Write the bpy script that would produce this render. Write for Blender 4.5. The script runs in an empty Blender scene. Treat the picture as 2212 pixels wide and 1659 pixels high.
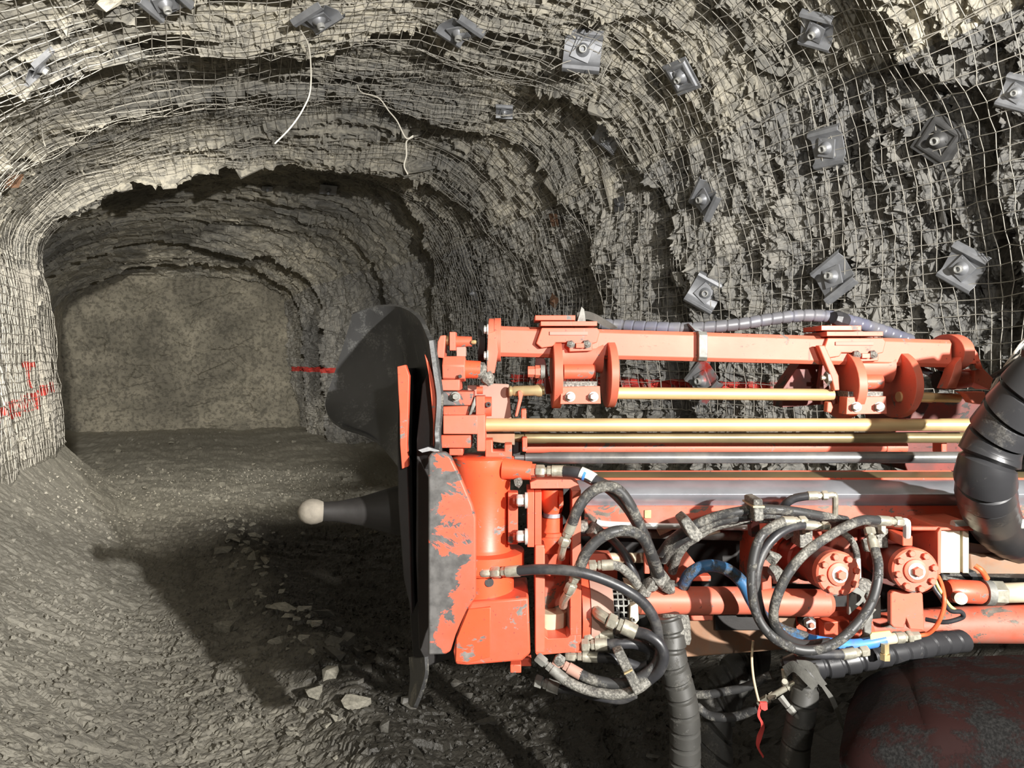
import bpy, bmesh, math, random
import numpy as np
from mathutils import Vector, Matrix

# ------------------------------------------------------------------ camera, world, lights, exposure
FPX, CX, HZ = 1650.0, 1106.0, 785.0          # focal length in pixels, principal column, horizon row (2212 x 1659 frame)
YAW = math.radians(23.5)
CAMZ = 1.65
CAM = Vector((0.0, 0.0, CAMZ))
RX = Vector((math.cos(YAW), -math.sin(YAW), 0.0))   # to the right of the view
FW = Vector((math.sin(YAW), math.cos(YAW), 0.0))    # into the view
UP = Vector((0.0, 0.0, 1.0))
SC = bpy.context.scene
COL = SC.collection

def rig(x, y, z):
    """x metres to the right of the camera, y ahead of it, z above the floor"""
    return RX * x + FW * y + UP * z

cd = bpy.data.cameras.new('camera')
cam = bpy.data.objects.new('camera', cd)
COL.objects.link(cam)
cam.location = CAM
cam.rotation_euler = (math.radians(90), 0, -YAW)
cd.sensor_width = 36.0
cd.lens = 36.0 * FPX / 2212.0
cd.shift_y = -(829.5 - HZ) / 2212.0
cd.clip_start = 0.05
cd.clip_end = 100
SC.camera = cam

w = bpy.data.worlds.new('world')
SC.world = w
w.use_nodes = True
w.node_tree.nodes['Background'].inputs['Color'].default_value = (0.75, 0.85, 1.0, 1)
w.node_tree.nodes['Background'].inputs['Strength'].default_value = 0.05

def lamp(name, kind, loc, energy, color, size, target=None, angle=60, blend=0.5):
    l = bpy.data.lights.new(name, kind)
    l.energy = energy
    l.color = color
    l.shadow_soft_size = size
    o = bpy.data.objects.new(name, l)
    COL.objects.link(o)
    o.location = loc
    if kind == 'SPOT':
        l.spot_size = math.radians(angle)
        l.spot_blend = blend
        d = Vector(target) - Vector(loc)
        o.rotation_euler = d.to_track_quat('-Z', 'Y').to_euler()
    return o

# the carrier's flood lamp, behind the camera on its right side, and two added fill spots
LK = lamp('work_lamp', 'SPOT', rig(2.6, -1.6, 2.38), 2450, (1.0, 0.97, 0.925), 0.05, (0.9, 9.0, 2.7), 104, 0.8)
LB = lamp('far_fill_lamp', 'SPOT', rig(0.35, -1.5, 3.15), 6800, (1.0, 0.95, 0.86), 0.06, (-0.1, 20, 0.7), 28, 0.8)  # added beam that brightens the far end of the drift
LL = lamp('wall_fill_lamp', 'SPOT', rig(0.9, -1.5, 2.35), 210, (1.0, 0.97, 0.925), 0.07, (2.6, 8.0, 2.9), 92, 0.9)  # added fill that brightens the right wall

SC.view_settings.view_transform = 'Standard'
SC.view_settings.look = 'None'
SC.view_settings.exposure = 0.22
SC.view_settings.gamma = 1.0
SC.view_settings.use_curve_mapping = False

# ------------------------------------------------------------------ materials
def ramp(nt, fac, stops):
    r = nt.nodes.new('ShaderNodeValToRGB')
    e = r.color_ramp.elements
    while len(e) < len(stops):
        e.new(0.5)
    for k, (p, c) in enumerate(stops):
        e[k].position = p
        e[k].color = (c, c, c, 1) if not isinstance(c, tuple) else (c[0], c[1], c[2], 1)
    nt.links.new(fac, r.inputs['Fac'])
    return r.outputs['Color']

def noise(nt, vec, scale, detail=4, rough=0.55, dist=0.0):
    n = nt.nodes.new('ShaderNodeTexNoise')
    n.inputs['Scale'].default_value = scale
    n.inputs['Detail'].default_value = detail
    n.inputs['Roughness'].default_value = rough
    n.inputs['Distortion'].default_value = dist
    nt.links.new(vec, n.inputs['Vector'])
    return n.outputs['Fac']

def mixc(nt, fac, a, b):
    m = nt.nodes.new('ShaderNodeMix')
    m.data_type = 'RGBA'
    for sock, v in ((m.inputs[0], fac), (m.inputs[6], a), (m.inputs[7], b)):
        if isinstance(v, (int, float)):
            sock.default_value = v
        elif isinstance(v, tuple):
            sock.default_value = (v[0], v[1], v[2], 1)
        else:
            nt.links.new(v, sock)
    return m.outputs[2]

def mth(nt, op, a, b=None):
    m = nt.nodes.new('ShaderNodeMath')
    m.operation = op
    for k, v in enumerate((a, b)):
        if v is None:
            continue
        if isinstance(v, (int, float)):
            m.inputs[k].default_value = v
        else:
            nt.links.new(v, m.inputs[k])
    return m.outputs[0]

def base(name, rough=0.6, metal=0.0, scale=None):
    m = bpy.data.materials.new(name)
    m.use_nodes = True
    nt = m.node_tree
    b = nt.nodes['Principled BSDF']
    b.inputs['Roughness'].default_value = rough
    b.inputs['Metallic'].default_value = metal
    tc = nt.nodes.new('ShaderNodeNewGeometry').outputs['Position'] if scale == 'world' else nt.nodes.new('ShaderNodeTexCoord').outputs['Object']
    return m, nt, b, tc

def stretch(nt, vec, s, rot=(0, 0, 0)):
    mp = nt.nodes.new('ShaderNodeMapping')
    mp.inputs['Scale'].default_value = s
    mp.inputs['Rotation'].default_value = rot
    nt.links.new(vec, mp.inputs['Vector'])
    return mp.outputs['Vector']

def bump(nt, b, h, strength, dist=0.01):
    n = nt.nodes.new('ShaderNodeBump')
    n.inputs['Strength'].default_value = strength
    n.inputs['Distance'].default_value = dist
    nt.links.new(h, n.inputs['Height'])
    nt.links.new(n.outputs['Normal'], b.inputs['Normal'])

def mat_paint(name, col, worn=(0.12, 0.11, 0.10), wear=0.35, dust=0.25, rough=0.42, wscale=9.0, dustcol=(0.26, 0.17, 0.13), edge=0.0):
    """painted steel: colour drift, dust film, chips and scratches down to dirty metal"""
    m, nt, b, v = base(name, rough)
    drift = noise(nt, v, 3.0, 3)
    c1 = mixc(nt, ramp(nt, drift, [(0.3, 0.0), (0.7, 1.0)]), col, tuple(min(1, k * 0.8) for k in col))
    dn = noise(nt, v, 5.0, 6, 0.65)
    c2 = mixc(nt, mth(nt, 'MULTIPLY', ramp(nt, dn, [(0.42, 0.0), (0.68, 1.0)]), dust), c1, dustcol)
    chips = noise(nt, stretch(nt, v, (1, 1, 1.6)), wscale, 9, 0.68, 0.6)
    if edge:      # scraped hardest along the leading edge of the plate
        dt = nt.nodes.new('ShaderNodeVectorMath')
        dt.operation = 'DOT_PRODUCT'
        nt.links.new(v, dt.inputs[0])
        dt.inputs[1].default_value = tuple(RX * (-edge / 0.073))
        chips = mth(nt, 'ADD', chips, dt.outputs['Value'])
    cm = ramp(nt, chips, [(0.5 + 0.22 * (1 - wear) , 0.0), (0.515 + 0.22 * (1 - wear), 1.0)])
    scr = noise(nt, stretch(nt, v, (60, 60, 4), (0.5, 0.7, 0.3)), 1.0, 3, 0.6)
    sm = mth(nt, 'MULTIPLY', ramp(nt, scr, [(0.70, 0.0), (0.73, 1.0)]), min(1.0, wear * 1.6))
    mask = mth(nt, 'MAXIMUM', cm, sm)
    wc = mixc(nt, ramp(nt, noise(nt, v, 30, 4), [(0.35, 0.0), (0.65, 1.0)]), worn, tuple(k * 1.9 for k in worn))
    col_out = mixc(nt, mask, c2, wc)
    speck = noise(nt, v, 85.0, 2, 0.5)
    col_out = mixc(nt, mth(nt, 'MULTIPLY', ramp(nt, speck, [(0.69, 0.0), (0.73, 1.0)]), 0.6), col_out, (0.06, 0.045, 0.04))
    nt.links.new(col_out, b.inputs['Base Color'])
    nt.links.new(mth(nt, 'ADD', mth(nt, 'MULTIPLY', mask, 0.2), mth(nt, 'ADD', mth(nt, 'MULTIPLY', dn, 0.25), rough - 0.1)), b.inputs['Roughness'])
    bump(nt, b, mth(nt, 'ADD', mth(nt, 'MULTIPLY', mask, -0.6), mth(nt, 'MULTIPLY', chips, 0.5)), 0.25, 0.004)
    return m

def mat_plain(name, col, rough=0.5, metal=0.0, var=0.35, scale=14.0, bmp=0.15, dirt=None, dirt_amt=0.4):
    m, nt, b, v = base(name, rough, metal)
    n = noise(nt, v, scale, 5, 0.6)
    c = mixc(nt, ramp(nt, n, [(0.3, 0.0), (0.7, 1.0)]), tuple(k * (1 - var) for k in col), tuple(min(1, k * (1 + var * 0.6)) for k in col))
    if dirt:
        dn = noise(nt, v, scale * 0.7, 8, 0.7, 0.4)
        c = mixc(nt, mth(nt, 'MULTIPLY', ramp(nt, dn, [(0.5, 0.0), (0.62, 1.0)]), dirt_amt), c, dirt)
    nt.links.new(c, b.inputs['Base Color'])
    nt.links.new(mth(nt, 'ADD', mth(nt, 'MULTIPLY', n, 0.3), rough - 0.15), b.inputs['Roughness'])
    if bmp:
        bump(nt, b, noise(nt, v, scale * 4, 6, 0.6), bmp, 0.004)
    return m

def mat_mud(name, col, mud, amt, rough=0.55, bmp=0.5):
    """rubber with crusted, glinting wet mud"""
    m, nt, b, v = base(name, rough)
    dn = noise(nt, v, 9.0, 9, 0.72, 0.3)
    fine = noise(nt, v, 140.0, 3, 0.6)
    mask = ramp(nt, dn, [(0.62 - 0.25 * amt, 0.0), (0.70 - 0.25 * amt, 1.0)])
    mc = mixc(nt, ramp(nt, fine, [(0.40, 0.0), (0.66, 1.0)]), tuple(k * 0.35 for k in mud), mud)
    n2 = noise(nt, v, 6.0, 3)
    cc = mixc(nt, n2, tuple(k * 0.6 for k in col), tuple(k * 1.4 for k in col))
    nt.links.new(mixc(nt, mask, cc, mc), b.inputs['Base Color'])
    nt.links.new(mth(nt, 'ADD', mth(nt, 'MULTIPLY', mask, 0.15), rough - 0.08), b.inputs['Roughness'])
    bump(nt, b, mth(nt, 'MULTIPLY', mask, mth(nt, 'ADD', fine, 0.6)), bmp, 0.006)
    return m

def mat_rock(name, light, mid, dark, sy=9.0, paint=None, rough=0.85, near_grey=False):
    """bedded slate: laminae across the drift (thin along y), tan and grey patches, sprayed paint where the photo has it"""
    m, nt, b, v = base(name, rough, 0.0, 'world')
    sv = stretch(nt, v, (1.6, sy, 1.6))
    n1 = noise(nt, sv, 1.4, 8, 0.62, 0.5)
    n2 = noise(nt, v, 0.55, 4, 0.55, 0.3)
    n3 = noise(nt, sv, 7.0, 6, 0.65)
    c = mixc(nt, ramp(nt, n1, [(0.34, 0.0), (0.62, 1.0)]), mid, light)
    c = mixc(nt, mth(nt, 'MULTIPLY', ramp(nt, n2, [(0.40, 0.0), (0.66, 1.0)]), 0.75), c, dark)
    c = mixc(nt, mth(nt, 'MULTIPLY', ramp(nt, n3, [(0.42, 1.0), (0.52, 0.0)]), 0.55), c, tuple(k * 0.55 for k in dark))
    if near_grey:      # darker grey slate on the nearest stretch of the wall
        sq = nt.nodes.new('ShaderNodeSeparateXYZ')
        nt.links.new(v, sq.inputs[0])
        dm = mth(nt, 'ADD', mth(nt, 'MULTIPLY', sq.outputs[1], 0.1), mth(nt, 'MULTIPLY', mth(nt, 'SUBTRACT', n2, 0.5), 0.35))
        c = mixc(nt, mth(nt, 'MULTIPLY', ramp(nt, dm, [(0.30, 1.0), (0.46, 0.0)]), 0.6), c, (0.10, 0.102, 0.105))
    if paint:
        sep = nt.nodes.new('ShaderNodeSeparateXYZ')
        nt.links.new(v, sep.inputs[0])
        px, py, pz = sep.outputs
        pn = noise(nt, stretch(nt, v, (3, 3, 5)), 2.2, 5, 0.6)
        tot = None
        for (y0, y1, z0, dz, half, thr) in paint:
            zc = mth(nt, 'ADD', mth(nt, 'MULTIPLY', mth(nt, 'SUBTRACT', py, y0), dz), z0)
            dist = mth(nt, 'ABSOLUTE', mth(nt, 'SUBTRACT', pz, zc))
            band = mth(nt, 'LESS_THAN', mth(nt, 'ADD', dist, mth(nt, 'MULTIPLY', mth(nt, 'SUBTRACT', pn, 0.5), half * 1.6)), half)
            rng = mth(nt, 'MULTIPLY', mth(nt, 'GREATER_THAN', py, y0), mth(nt, 'LESS_THAN', py, y1))
            k = mth(nt, 'MULTIPLY', mth(nt, 'MULTIPLY', band, rng), ramp(nt, pn, [(thr, 0.0), (thr + 0.1, 1.0)]))
            tot = k if tot is None else mth(nt, 'MAXIMUM', tot, k)
        c = mixc(nt, mth(nt, 'MULTIPLY', tot, 0.9), c, (0.72, 0.045, 0.03))
    nt.links.new(c, b.inputs['Base Color'])
    hh = mth(nt, 'ADD', mth(nt, 'MULTIPLY', n3, 0.7), mth(nt, 'MULTIPLY', noise(nt, v, 45, 5, 0.6), 0.35))
    bump(nt, b, hh, 0.55, 0.03)
    return m

M = {}
M['rock_roof'] = mat_rock('rock_roof', (0.72, 0.665, 0.53), (0.40, 0.38, 0.325), (0.16, 0.16, 0.155))
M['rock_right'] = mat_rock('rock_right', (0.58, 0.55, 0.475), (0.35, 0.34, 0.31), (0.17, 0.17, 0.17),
                           near_grey=True,
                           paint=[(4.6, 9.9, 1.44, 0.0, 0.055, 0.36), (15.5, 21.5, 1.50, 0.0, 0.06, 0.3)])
M['rock_left'] = mat_rock('rock_left', (0.62, 0.58, 0.49), (0.50, 0.47, 0.40), (0.36, 0.34, 0.30), sy=4.0,
                          paint=[(7.6, 8.2, 1.17, 0.1, 0.05, 0.3), (8.2, 9.6, 1.21, 0.05, 0.085, 0.36), (9.7, 11.6, 1.32, 0.03, 0.06, 0.3),
                                 (9.05, 9.4, 1.64, 0.0, 0.03, 0.3), (9.18, 9.28, 1.52, 0.0, 0.12, 0.3)])
M['rock_face'] = mat_rock('rock_face', (0.46, 0.42, 0.33), (0.27, 0.25, 0.195), (0.14, 0.13, 0.105), sy=2.0)

def mat_floor():
    m, nt, b, v = base('floor_muck', 0.8, 0.0, 'world')
    sep = nt.nodes.new('ShaderNodeSeparateXYZ')
    nt.links.new(v, sep.inputs[0])
    px, py = sep.outputs[0], sep.outputs[1]
    n1 = noise(nt, v, 2.2, 8, 0.66, 0.4)
    n2 = noise(nt, v, 22.0, 6, 0.65)
    nw = noise(nt, v, 1.1, 4, 0.6)
    c = mixc(nt, ramp(nt, n1, [(0.32, 0.0), (0.66, 1.0)]), (0.135, 0.125, 0.102), (0.24, 0.225, 0.185))
    c = mixc(nt, mth(nt, 'MULTIPLY', ramp(nt, n2, [(0.40, 1.0), (0.52, 0.0)]), 0.5), c, (0.07, 0.065, 0.055))
    # wet muck in the travelway, with the boom's shade put into its colour: right of a wandering line and close to the camera
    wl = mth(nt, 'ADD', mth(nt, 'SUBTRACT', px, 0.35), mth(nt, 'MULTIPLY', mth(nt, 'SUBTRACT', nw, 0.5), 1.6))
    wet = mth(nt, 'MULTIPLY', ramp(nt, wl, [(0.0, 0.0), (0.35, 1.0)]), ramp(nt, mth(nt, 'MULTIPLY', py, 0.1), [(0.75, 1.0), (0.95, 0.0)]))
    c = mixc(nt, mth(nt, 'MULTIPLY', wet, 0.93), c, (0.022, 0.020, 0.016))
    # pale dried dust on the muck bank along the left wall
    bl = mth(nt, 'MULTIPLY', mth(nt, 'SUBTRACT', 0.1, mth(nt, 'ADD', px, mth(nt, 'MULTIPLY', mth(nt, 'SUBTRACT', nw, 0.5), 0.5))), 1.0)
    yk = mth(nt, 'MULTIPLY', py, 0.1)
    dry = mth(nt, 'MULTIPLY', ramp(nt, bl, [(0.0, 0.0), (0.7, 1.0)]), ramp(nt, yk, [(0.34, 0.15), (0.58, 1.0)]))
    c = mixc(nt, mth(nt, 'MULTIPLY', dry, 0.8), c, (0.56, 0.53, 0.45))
    # lamp light on the muck further in, put into the colour
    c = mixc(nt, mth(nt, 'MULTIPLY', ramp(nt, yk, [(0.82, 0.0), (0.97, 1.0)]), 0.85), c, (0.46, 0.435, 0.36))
    nt.links.new(c, b.inputs['Base Color'])
    nt.links.new(mth(nt, 'SUBTRACT', 0.9, mth(nt, 'MULTIPLY', wet, 0.48)), b.inputs['Roughness'])
    bump(nt, b, mth(nt, 'ADD', n2, mth(nt, 'MULTIPLY', noise(nt, v, 70, 4, 0.6), 0.4)), 0.6, 0.025)
    return m
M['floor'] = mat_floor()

RED = (0.74, 0.105, 0.048)
M['red'] = mat_paint('red_paint', RED, wear=0.58, dust=0.18)
M['red_clean'] = mat_paint('red_paint_clean', (0.80, 0.10, 0.036), wear=0.60, dust=0.08, rough=0.38)
M['red_faded'] = mat_paint('red_paint_faded', (0.70, 0.14, 0.078), wear=0.45, dust=0.35, rough=0.5)
M['red_dirty'] = mat_paint('red_paint_dirty', (0.62, 0.10, 0.05), wear=0.62, dust=0.65, rough=0.55, worn=(0.10, 0.085, 0.07))
M['red_scarred'] = mat_paint('red_paint_scarred', (0.66, 0.105, 0.055), edge=0.085, wear=1.05, dust=0.3, worn=(0.062, 0.060, 0.058), wscale=6.0, rough=0.45)
M['red_mud'] = mat_paint('red_paint_mud', (0.22, 0.03, 0.018), wear=0.65, dust=0.8, worn=(0.03, 0.028, 0.026), dustcol=(0.03, 0.025, 0.022), rough=0.5)
M['brown'] = mat_plain('dusty_brown_paint', (0.30, 0.155, 0.085), 0.6, 0, 0.3, 5.0, 0.1, (0.20, 0.17, 0.13), 0.7)
M['taupe'] = mat_plain('dusty_taupe_panel', (0.36, 0.21, 0.165), 0.7, 0, 0.2, 4.0, 0.05)
M['steel'] = mat_plain('bright_steel', (0.40, 0.42, 0.46), 0.36, 0.55, 0.25, 5.0, 0.05)
M['zinc'] = mat_plain('zinc_plated_fitting', (0.46, 0.44, 0.36), 0.38, 0.55, 0.3, 20.0, 0.1, (0.16, 0.14, 0.10), 0.5)
M['bolt'] = mat_plain('bolt_steel', (0.60, 0.60, 0.57), 0.42, 0.35, 0.3, 25.0, 0.1, (0.2, 0.18, 0.14), 0.5)
M['brass'] = mat_plain('dull_brass', (0.62, 0.47, 0.24), 0.35, 0.6, 0.3, 16.0, 0.08)
M['gold'] = mat_plain('bronze_coated_tube', (0.56, 0.40, 0.20), 0.42, 0.35, 0.14, 3.0, 0.03)
M['gold_pale'] = mat_plain('olive_bronze_tube', (0.46, 0.37, 0.20), 0.40, 0.45, 0.25, 6.0, 0.05)
M['gold_dark'] = mat_plain('oily_bronze_tube', (0.22, 0.17, 0.085), 0.40, 0.4, 0.4, 3.0, 0.05)
M['drill_steel'] = mat_plain('oily_drill_steel', (0.15, 0.15, 0.15), 0.38, 0.5, 0.35, 6.0, 0.08, (0.35, 0.33, 0.28), 0.25)
M['dark'] = mat_plain('oily_black_steel_and_shade', (0.020, 0.018, 0.017), 0.6, 0.0, 0.4, 8.0, 0.2)  # black steel; also paints shade onto recessed red parts
M['grey_iron'] = mat_plain('grey_iron', (0.22, 0.22, 0.20), 0.55, 0.2, 0.3, 12.0, 0.15, (0.07, 0.06, 0.05), 0.6)
M['cream'] = mat_plain('cream_cover', (0.66, 0.60, 0.44), 0.5, 0.0, 0.14, 8.0, 0.05, (0.35, 0.31, 0.22), 0.5)
M['pale_pipe'] = mat_plain('pale_steel_pipe', (0.62, 0.64, 0.62), 0.4, 0.3, 0.15, 6.0, 0.03)
M['beige'] = mat_plain('beige_housing', (0.56, 0.47, 0.33), 0.5, 0.1, 0.25, 8.0, 0.05)
M['white'] = mat_plain('white_seal_ring', (0.85, 0.80, 0.72), 0.5, 0.0, 0.15, 40.0, 0.2, (0.4, 0.3, 0.25), 0.6)
M['rubber'] = mat_plain('black_hose_rubber', (0.030, 0.030, 0.033), 0.42, 0.0, 0.4, 10.0, 0.12, (0.12, 0.115, 0.105), 0.45)
M['rubber_mud'] = mat_mud('muddy_hose_rubber', (0.032, 0.032, 0.032), (0.24, 0.23, 0.20), 0.5)
M['rubber_crust'] = mat_mud('crusted_hose_rubber', (0.05, 0.048, 0.045), (0.26, 0.25, 0.22), 0.95)
M['wrap_black'] = mat_mud('black_spiral_wrap', (0.028, 0.028, 0.030), (0.08, 0.076, 0.07), 0.15, 0.42, 0.2)
M['wrap_dust'] = mat_mud('dusty_spiral_wrap', (0.042, 0.041, 0.037), (0.12, 0.115, 0.10), 0.3, 0.6, 0.3)
M['wrap_grey'] = mat_plain('grey_blue_spiral_wrap', (0.12, 0.12, 0.132), 0.42, 0.0, 0.3, 7.0, 0.06, (0.08, 0.09, 0.18), 0.4)
M['hood'] = mat_mud('hood_rubber', (0.040, 0.040, 0.040), (0.12, 0.12, 0.115), 0.45, 0.45, 0.15)
M['hull_mud_shade'] = mat_mud('hull_mud_shade', (0.012, 0.0035, 0.003), (0.016, 0.0155, 0.015), 0.6, 0.9, 0.4)  # mud, with the hull's deep shade put into the near-black colour
M['hull_mud_shade'].node_tree.nodes['Principled BSDF'].inputs['Specular IOR Level'].default_value = 0.12
M['blue'] = mat_plain('blue_hose', (0.045, 0.22, 0.62), 0.45, 0.0, 0.2, 12.0, 0.05, (0.10, 0.10, 0.11), 0.5)
M['blue_mud'] = mat_mud('muddy_blue_hose', (0.03, 0.12, 0.26), (0.10, 0.10, 0.095), 0.55)
M['yellow'] = mat_plain('yellow_tag', (0.82, 0.80, 0.22), 0.6, 0.0, 0.1, 30.0, 0.05)
M['orange'] = mat_plain('orange_hose', (0.70, 0.13, 0.045), 0.5, 0.0, 0.3, 20.0, 0.05)
M['tape'] = mat_plain('red_flagging_tape', (0.60, 0.07, 0.06), 0.5, 0.0, 0.3, 10.0, 0.05)
M['strap'] = mat_plain('grey_webbing', (0.085, 0.083, 0.073), 0.8, 0.0, 0.25, 30.0, 0.3)
M['galv'] = mat_plain('galvanised_plate', (0.36, 0.37, 0.39), 0.45, 0.35, 0.25, 10.0, 0.06)
M['galv_dark'] = mat_plain('dark_steel_plate', (0.12, 0.12, 0.12), 0.5, 0.3, 0.3, 10.0, 0.08)
M['galv_red'] = mat_plain('paint_splashed_plate', (0.33, 0.33, 0.34), 0.5, 0.2, 0.25, 5.0, 0.06, (0.70, 0.05, 0.03), 0.95)
M['rust'] = mat_plain('rusty_plate', (0.20, 0.11, 0.065), 0.8, 0.0, 0.4, 12.0, 0.2)
M['wire'] = mat_plain('galvanised_wire', (0.60, 0.57, 0.50), 0.55, 0.15, 0.2, 3.0, 0.0)
M['wire_pale'] = mat_plain('pale_wire', (0.80, 0.76, 0.66), 0.5, 0.1, 0.1, 3.0, 0.0)
M['tan_wire'] = mat_plain('tan_wire', (0.62, 0.50, 0.33), 0.5, 0.1, 0.2, 6.0, 0.0)
M['stone'] = mat_plain('loose_stone', (0.26, 0.245, 0.20), 0.85, 0.0, 0.45, 7.0, 0.4)
M['stone_dark'] = mat_plain('wet_stone', (0.085, 0.08, 0.068), 0.45, 0.0, 0.5, 7.0, 0.4)
M['tip'] = mat_plain('dusty_stinger_tip', (0.24, 0.215, 0.175), 0.8, 0.0, 0.25, 25.0, 0.2)

# ------------------------------------------------------------------ mesh helpers
WL = {}

def wloc(o):
    return WL.get(o.name, Vector((0, 0, 0)))

def tag(o, label=None, cat=None, group=None, kind=None):
    if label: o['label'] = label
    if cat: o['category'] = cat
    if group: o['group'] = group
    if kind: o['kind'] = kind
    return o

def thing(name, label, cat, loc, group=None):
    o = bpy.data.objects.new(name, None)
    o.empty_display_size = 0.1
    COL.objects.link(o)
    o.location = loc
    WL[o.name] = Vector(loc)
    return tag(o, label, cat, group)

class MB:
    def __init__(s):
        s.v, s.f = [], []
    def add(s, vs, fs):
        o = len(s.v)
        s.v += [Vector(p) for p in vs]
        s.f += [tuple(o + i for i in f) for f in fs]
        return s
    def prism(s, pts, vec):
        n = len(pts)
        vec = Vector(vec)
        vs = [Vector(p) for p in pts] + [Vector(p) + vec for p in pts]
        fs = [tuple(range(n))[::-1], tuple(range(n, 2 * n))] + [(i, (i + 1) % n, n + (i + 1) % n, n + i) for i in range(n)]
        return s.add(vs, fs)
    def bx(s, x0, y0, x1, y1, d, dep):
        """box whose front face spans pixels x0..x1, y0..y1 at distance d, dep metres deep"""
        return s.prism([P(x0, y0, d), P(x1, y0, d), P(x1, y1, d), P(x0, y1, d)], FW * dep)
    def pg(s, pts, d, dep):
        return s.prism([P(x, y, d) for x, y in pts], FW * dep)
    def pgd(s, pts, vec):
        return s.prism([P(*p) for p in pts], vec)
    def lathe(s, p0, p1, prof, seg=20, caps=True, phase=0.0):
        p0, p1 = Vector(p0), Vector(p1)
        ax = p1 - p0
        L = ax.length
        ax = ax / L
        a = ax.orthogonal().normalized() if abs(ax.z) < 0.9 else RX.copy()
        a = (UP - ax * ax.dot(UP)).normalized() if abs(ax.z) < 0.9 else (RX - ax * ax.dot(RX)).normalized()
        b = ax.cross(a)
        vs, fs = [], []
        for (t, r) in prof:
            c = p0 + ax * (t * L)
            for k in range(seg):
                th = 2 * math.pi * k / seg + phase
                vs.append(c + a * (math.cos(th) * r) + b * (math.sin(th) * r))
        for j in range(len(prof) - 1):
            for k in range(seg):
                k2 = (k + 1) % seg
                fs.append((j * seg + k, j * seg + k2, (j + 1) * seg + k2, (j + 1) * seg + k))
        if caps:
            fs.append(tuple(range(seg))[::-1])
            fs.append(tuple(range((len(prof) - 1) * seg, len(prof) * seg)))
        return s.add(vs, fs)
    def cy(s, a, b, r0, r1=None, seg=20, phase=0.0):
        """cylinder between pixel points (x, y, d); radii in pixels at each end"""
        r1 = r0 if r1 is None else r1
        return s.lathe(P(*a), P(*b), [(0, r0 * a[2] / FPX), (1, r1 * b[2] / FPX)], seg, True, phase)
    def hexa(s, a, b, rpx):
        return s.cy(a, b, rpx, rpx, 6)
    def tube(s, pts, r, seg=12, sub=8, wrap=None, closed_ends=True):
        """round tube through world points; wrap = (pitch, lift, skew) gives overlapping spiral-wrap turns"""
        c = spline(pts, sub)
        n = len(c)
        arc = [0.0]
        for i in range(1, n):
            arc.append(arc[-1] + (c[i] - c[i - 1]).length)
        if wrap:
            step = wrap[0] / 9.0
            m = max(4, int(arc[-1] / step))
            c2, j = [], 0
            for k in range(m + 1):
                t = arc[-1] * k / m
                while j < n - 2 and arc[j + 1] < t:
                    j += 1
                u = (t - arc[j]) / max(1e-9, arc[j + 1] - arc[j])
                c2.append(c[j].lerp(c[j + 1], min(1, max(0, u))))
            c, n = c2, m + 1
            arc = [arc[-1] * k / m for k in range(n)]
        vs, fs = [], []
        prev = None
        for i in range(n):
            t = (c[min(n - 1, i + 1)] - c[max(0, i - 1)]).normalized()
            if prev is None:
                a = t.orthogonal().normalized()
            else:
                a = (prev - t * prev.dot(t)).normalized()
            prev = a
            b = t.cross(a)
            rr = r[0] + (r[1] - r[0]) * arc[i] / arc[-1] if isinstance(r, tuple) else r
            for k in range(seg):
                th = 2 * math.pi * k / seg
                q = rr
                sh = 0.0
                if wrap:
                    ph = (arc[i] / wrap[0]) % 1.0
                    q = rr * (1.0 + wrap[1] * (ph - 0.5)) * (0.88 if ph < 0.12 else 1.0)
                    sh = wrap[2] * wrap[0] * math.cos(th) * 2.0
                vs.append(c[i] + t * sh + a * (math.cos(th) * q) + b * (math.sin(th) * q))
        for i in range(n - 1):
            for k in range(seg):
                k2 = (k + 1) % seg
                fs.append((i * seg + k, i * seg + k2, (i + 1) * seg + k2, (i + 1) * seg + k))
        fs.append(tuple(range(seg))[::-1])
        fs.append(tuple(range((n - 1) * seg, n * seg)))
        return s.add(vs, fs)
    def sheet(s, rows, nu, nv, thick):
        """curved sheet through a lattice of world points, with thickness"""
        R = [spline(r, nu) for r in rows]
        cols = [spline([R[i][j] for i in range(len(R))], nv) for j in range(len(R[0]))]
        G = [[cols[j][i] for j in range(len(cols))] for i in range(len(cols[0]))]
        h, wd = len(G), len(G[0])
        N = [[None] * wd for _ in range(h)]
        for i in range(h):
            for j in range(wd):
                du = G[i][min(wd - 1, j + 1)] - G[i][max(0, j - 1)]
                dv = G[min(h - 1, i + 1)][j] - G[max(0, i - 1)][j]
                nn = du.cross(dv)
                N[i][j] = nn.normalized() if nn.length > 1e-12 else Vector((0, 0, 1))
        vs = [G[i][j] for i in range(h) for j in range(wd)] + [G[i][j] + N[i][j] * thick for i in range(h) for j in range(wd)]
        fs, o = [], h * wd
        for i in range(h - 1):
            for j in range(wd - 1):
                a, b, c, d = i * wd + j, i * wd + j + 1, (i + 1) * wd + j + 1, (i + 1) * wd + j
                fs += [(a, b, c, d), (o + d, o + c, o + b, o + a)]
        ring = [j for j in range(wd)] + [i * wd + wd - 1 for i in range(1, h)] + [(h - 1) * wd + j for j in range(wd - 2, -1, -1)] + [i * wd for i in range(h - 2, 0, -1)]
        for k in range(len(ring)):
            a, b = ring[k], ring[(k + 1) % len(ring)]
            fs.append((b, a, o + a, o + b))
        return s.add(vs, fs)

def P(px, py, d):
    return CAM + RX * ((px - CX) / FPX * d) + FW * d + UP * ((HZ - py) / FPX * d)

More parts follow.
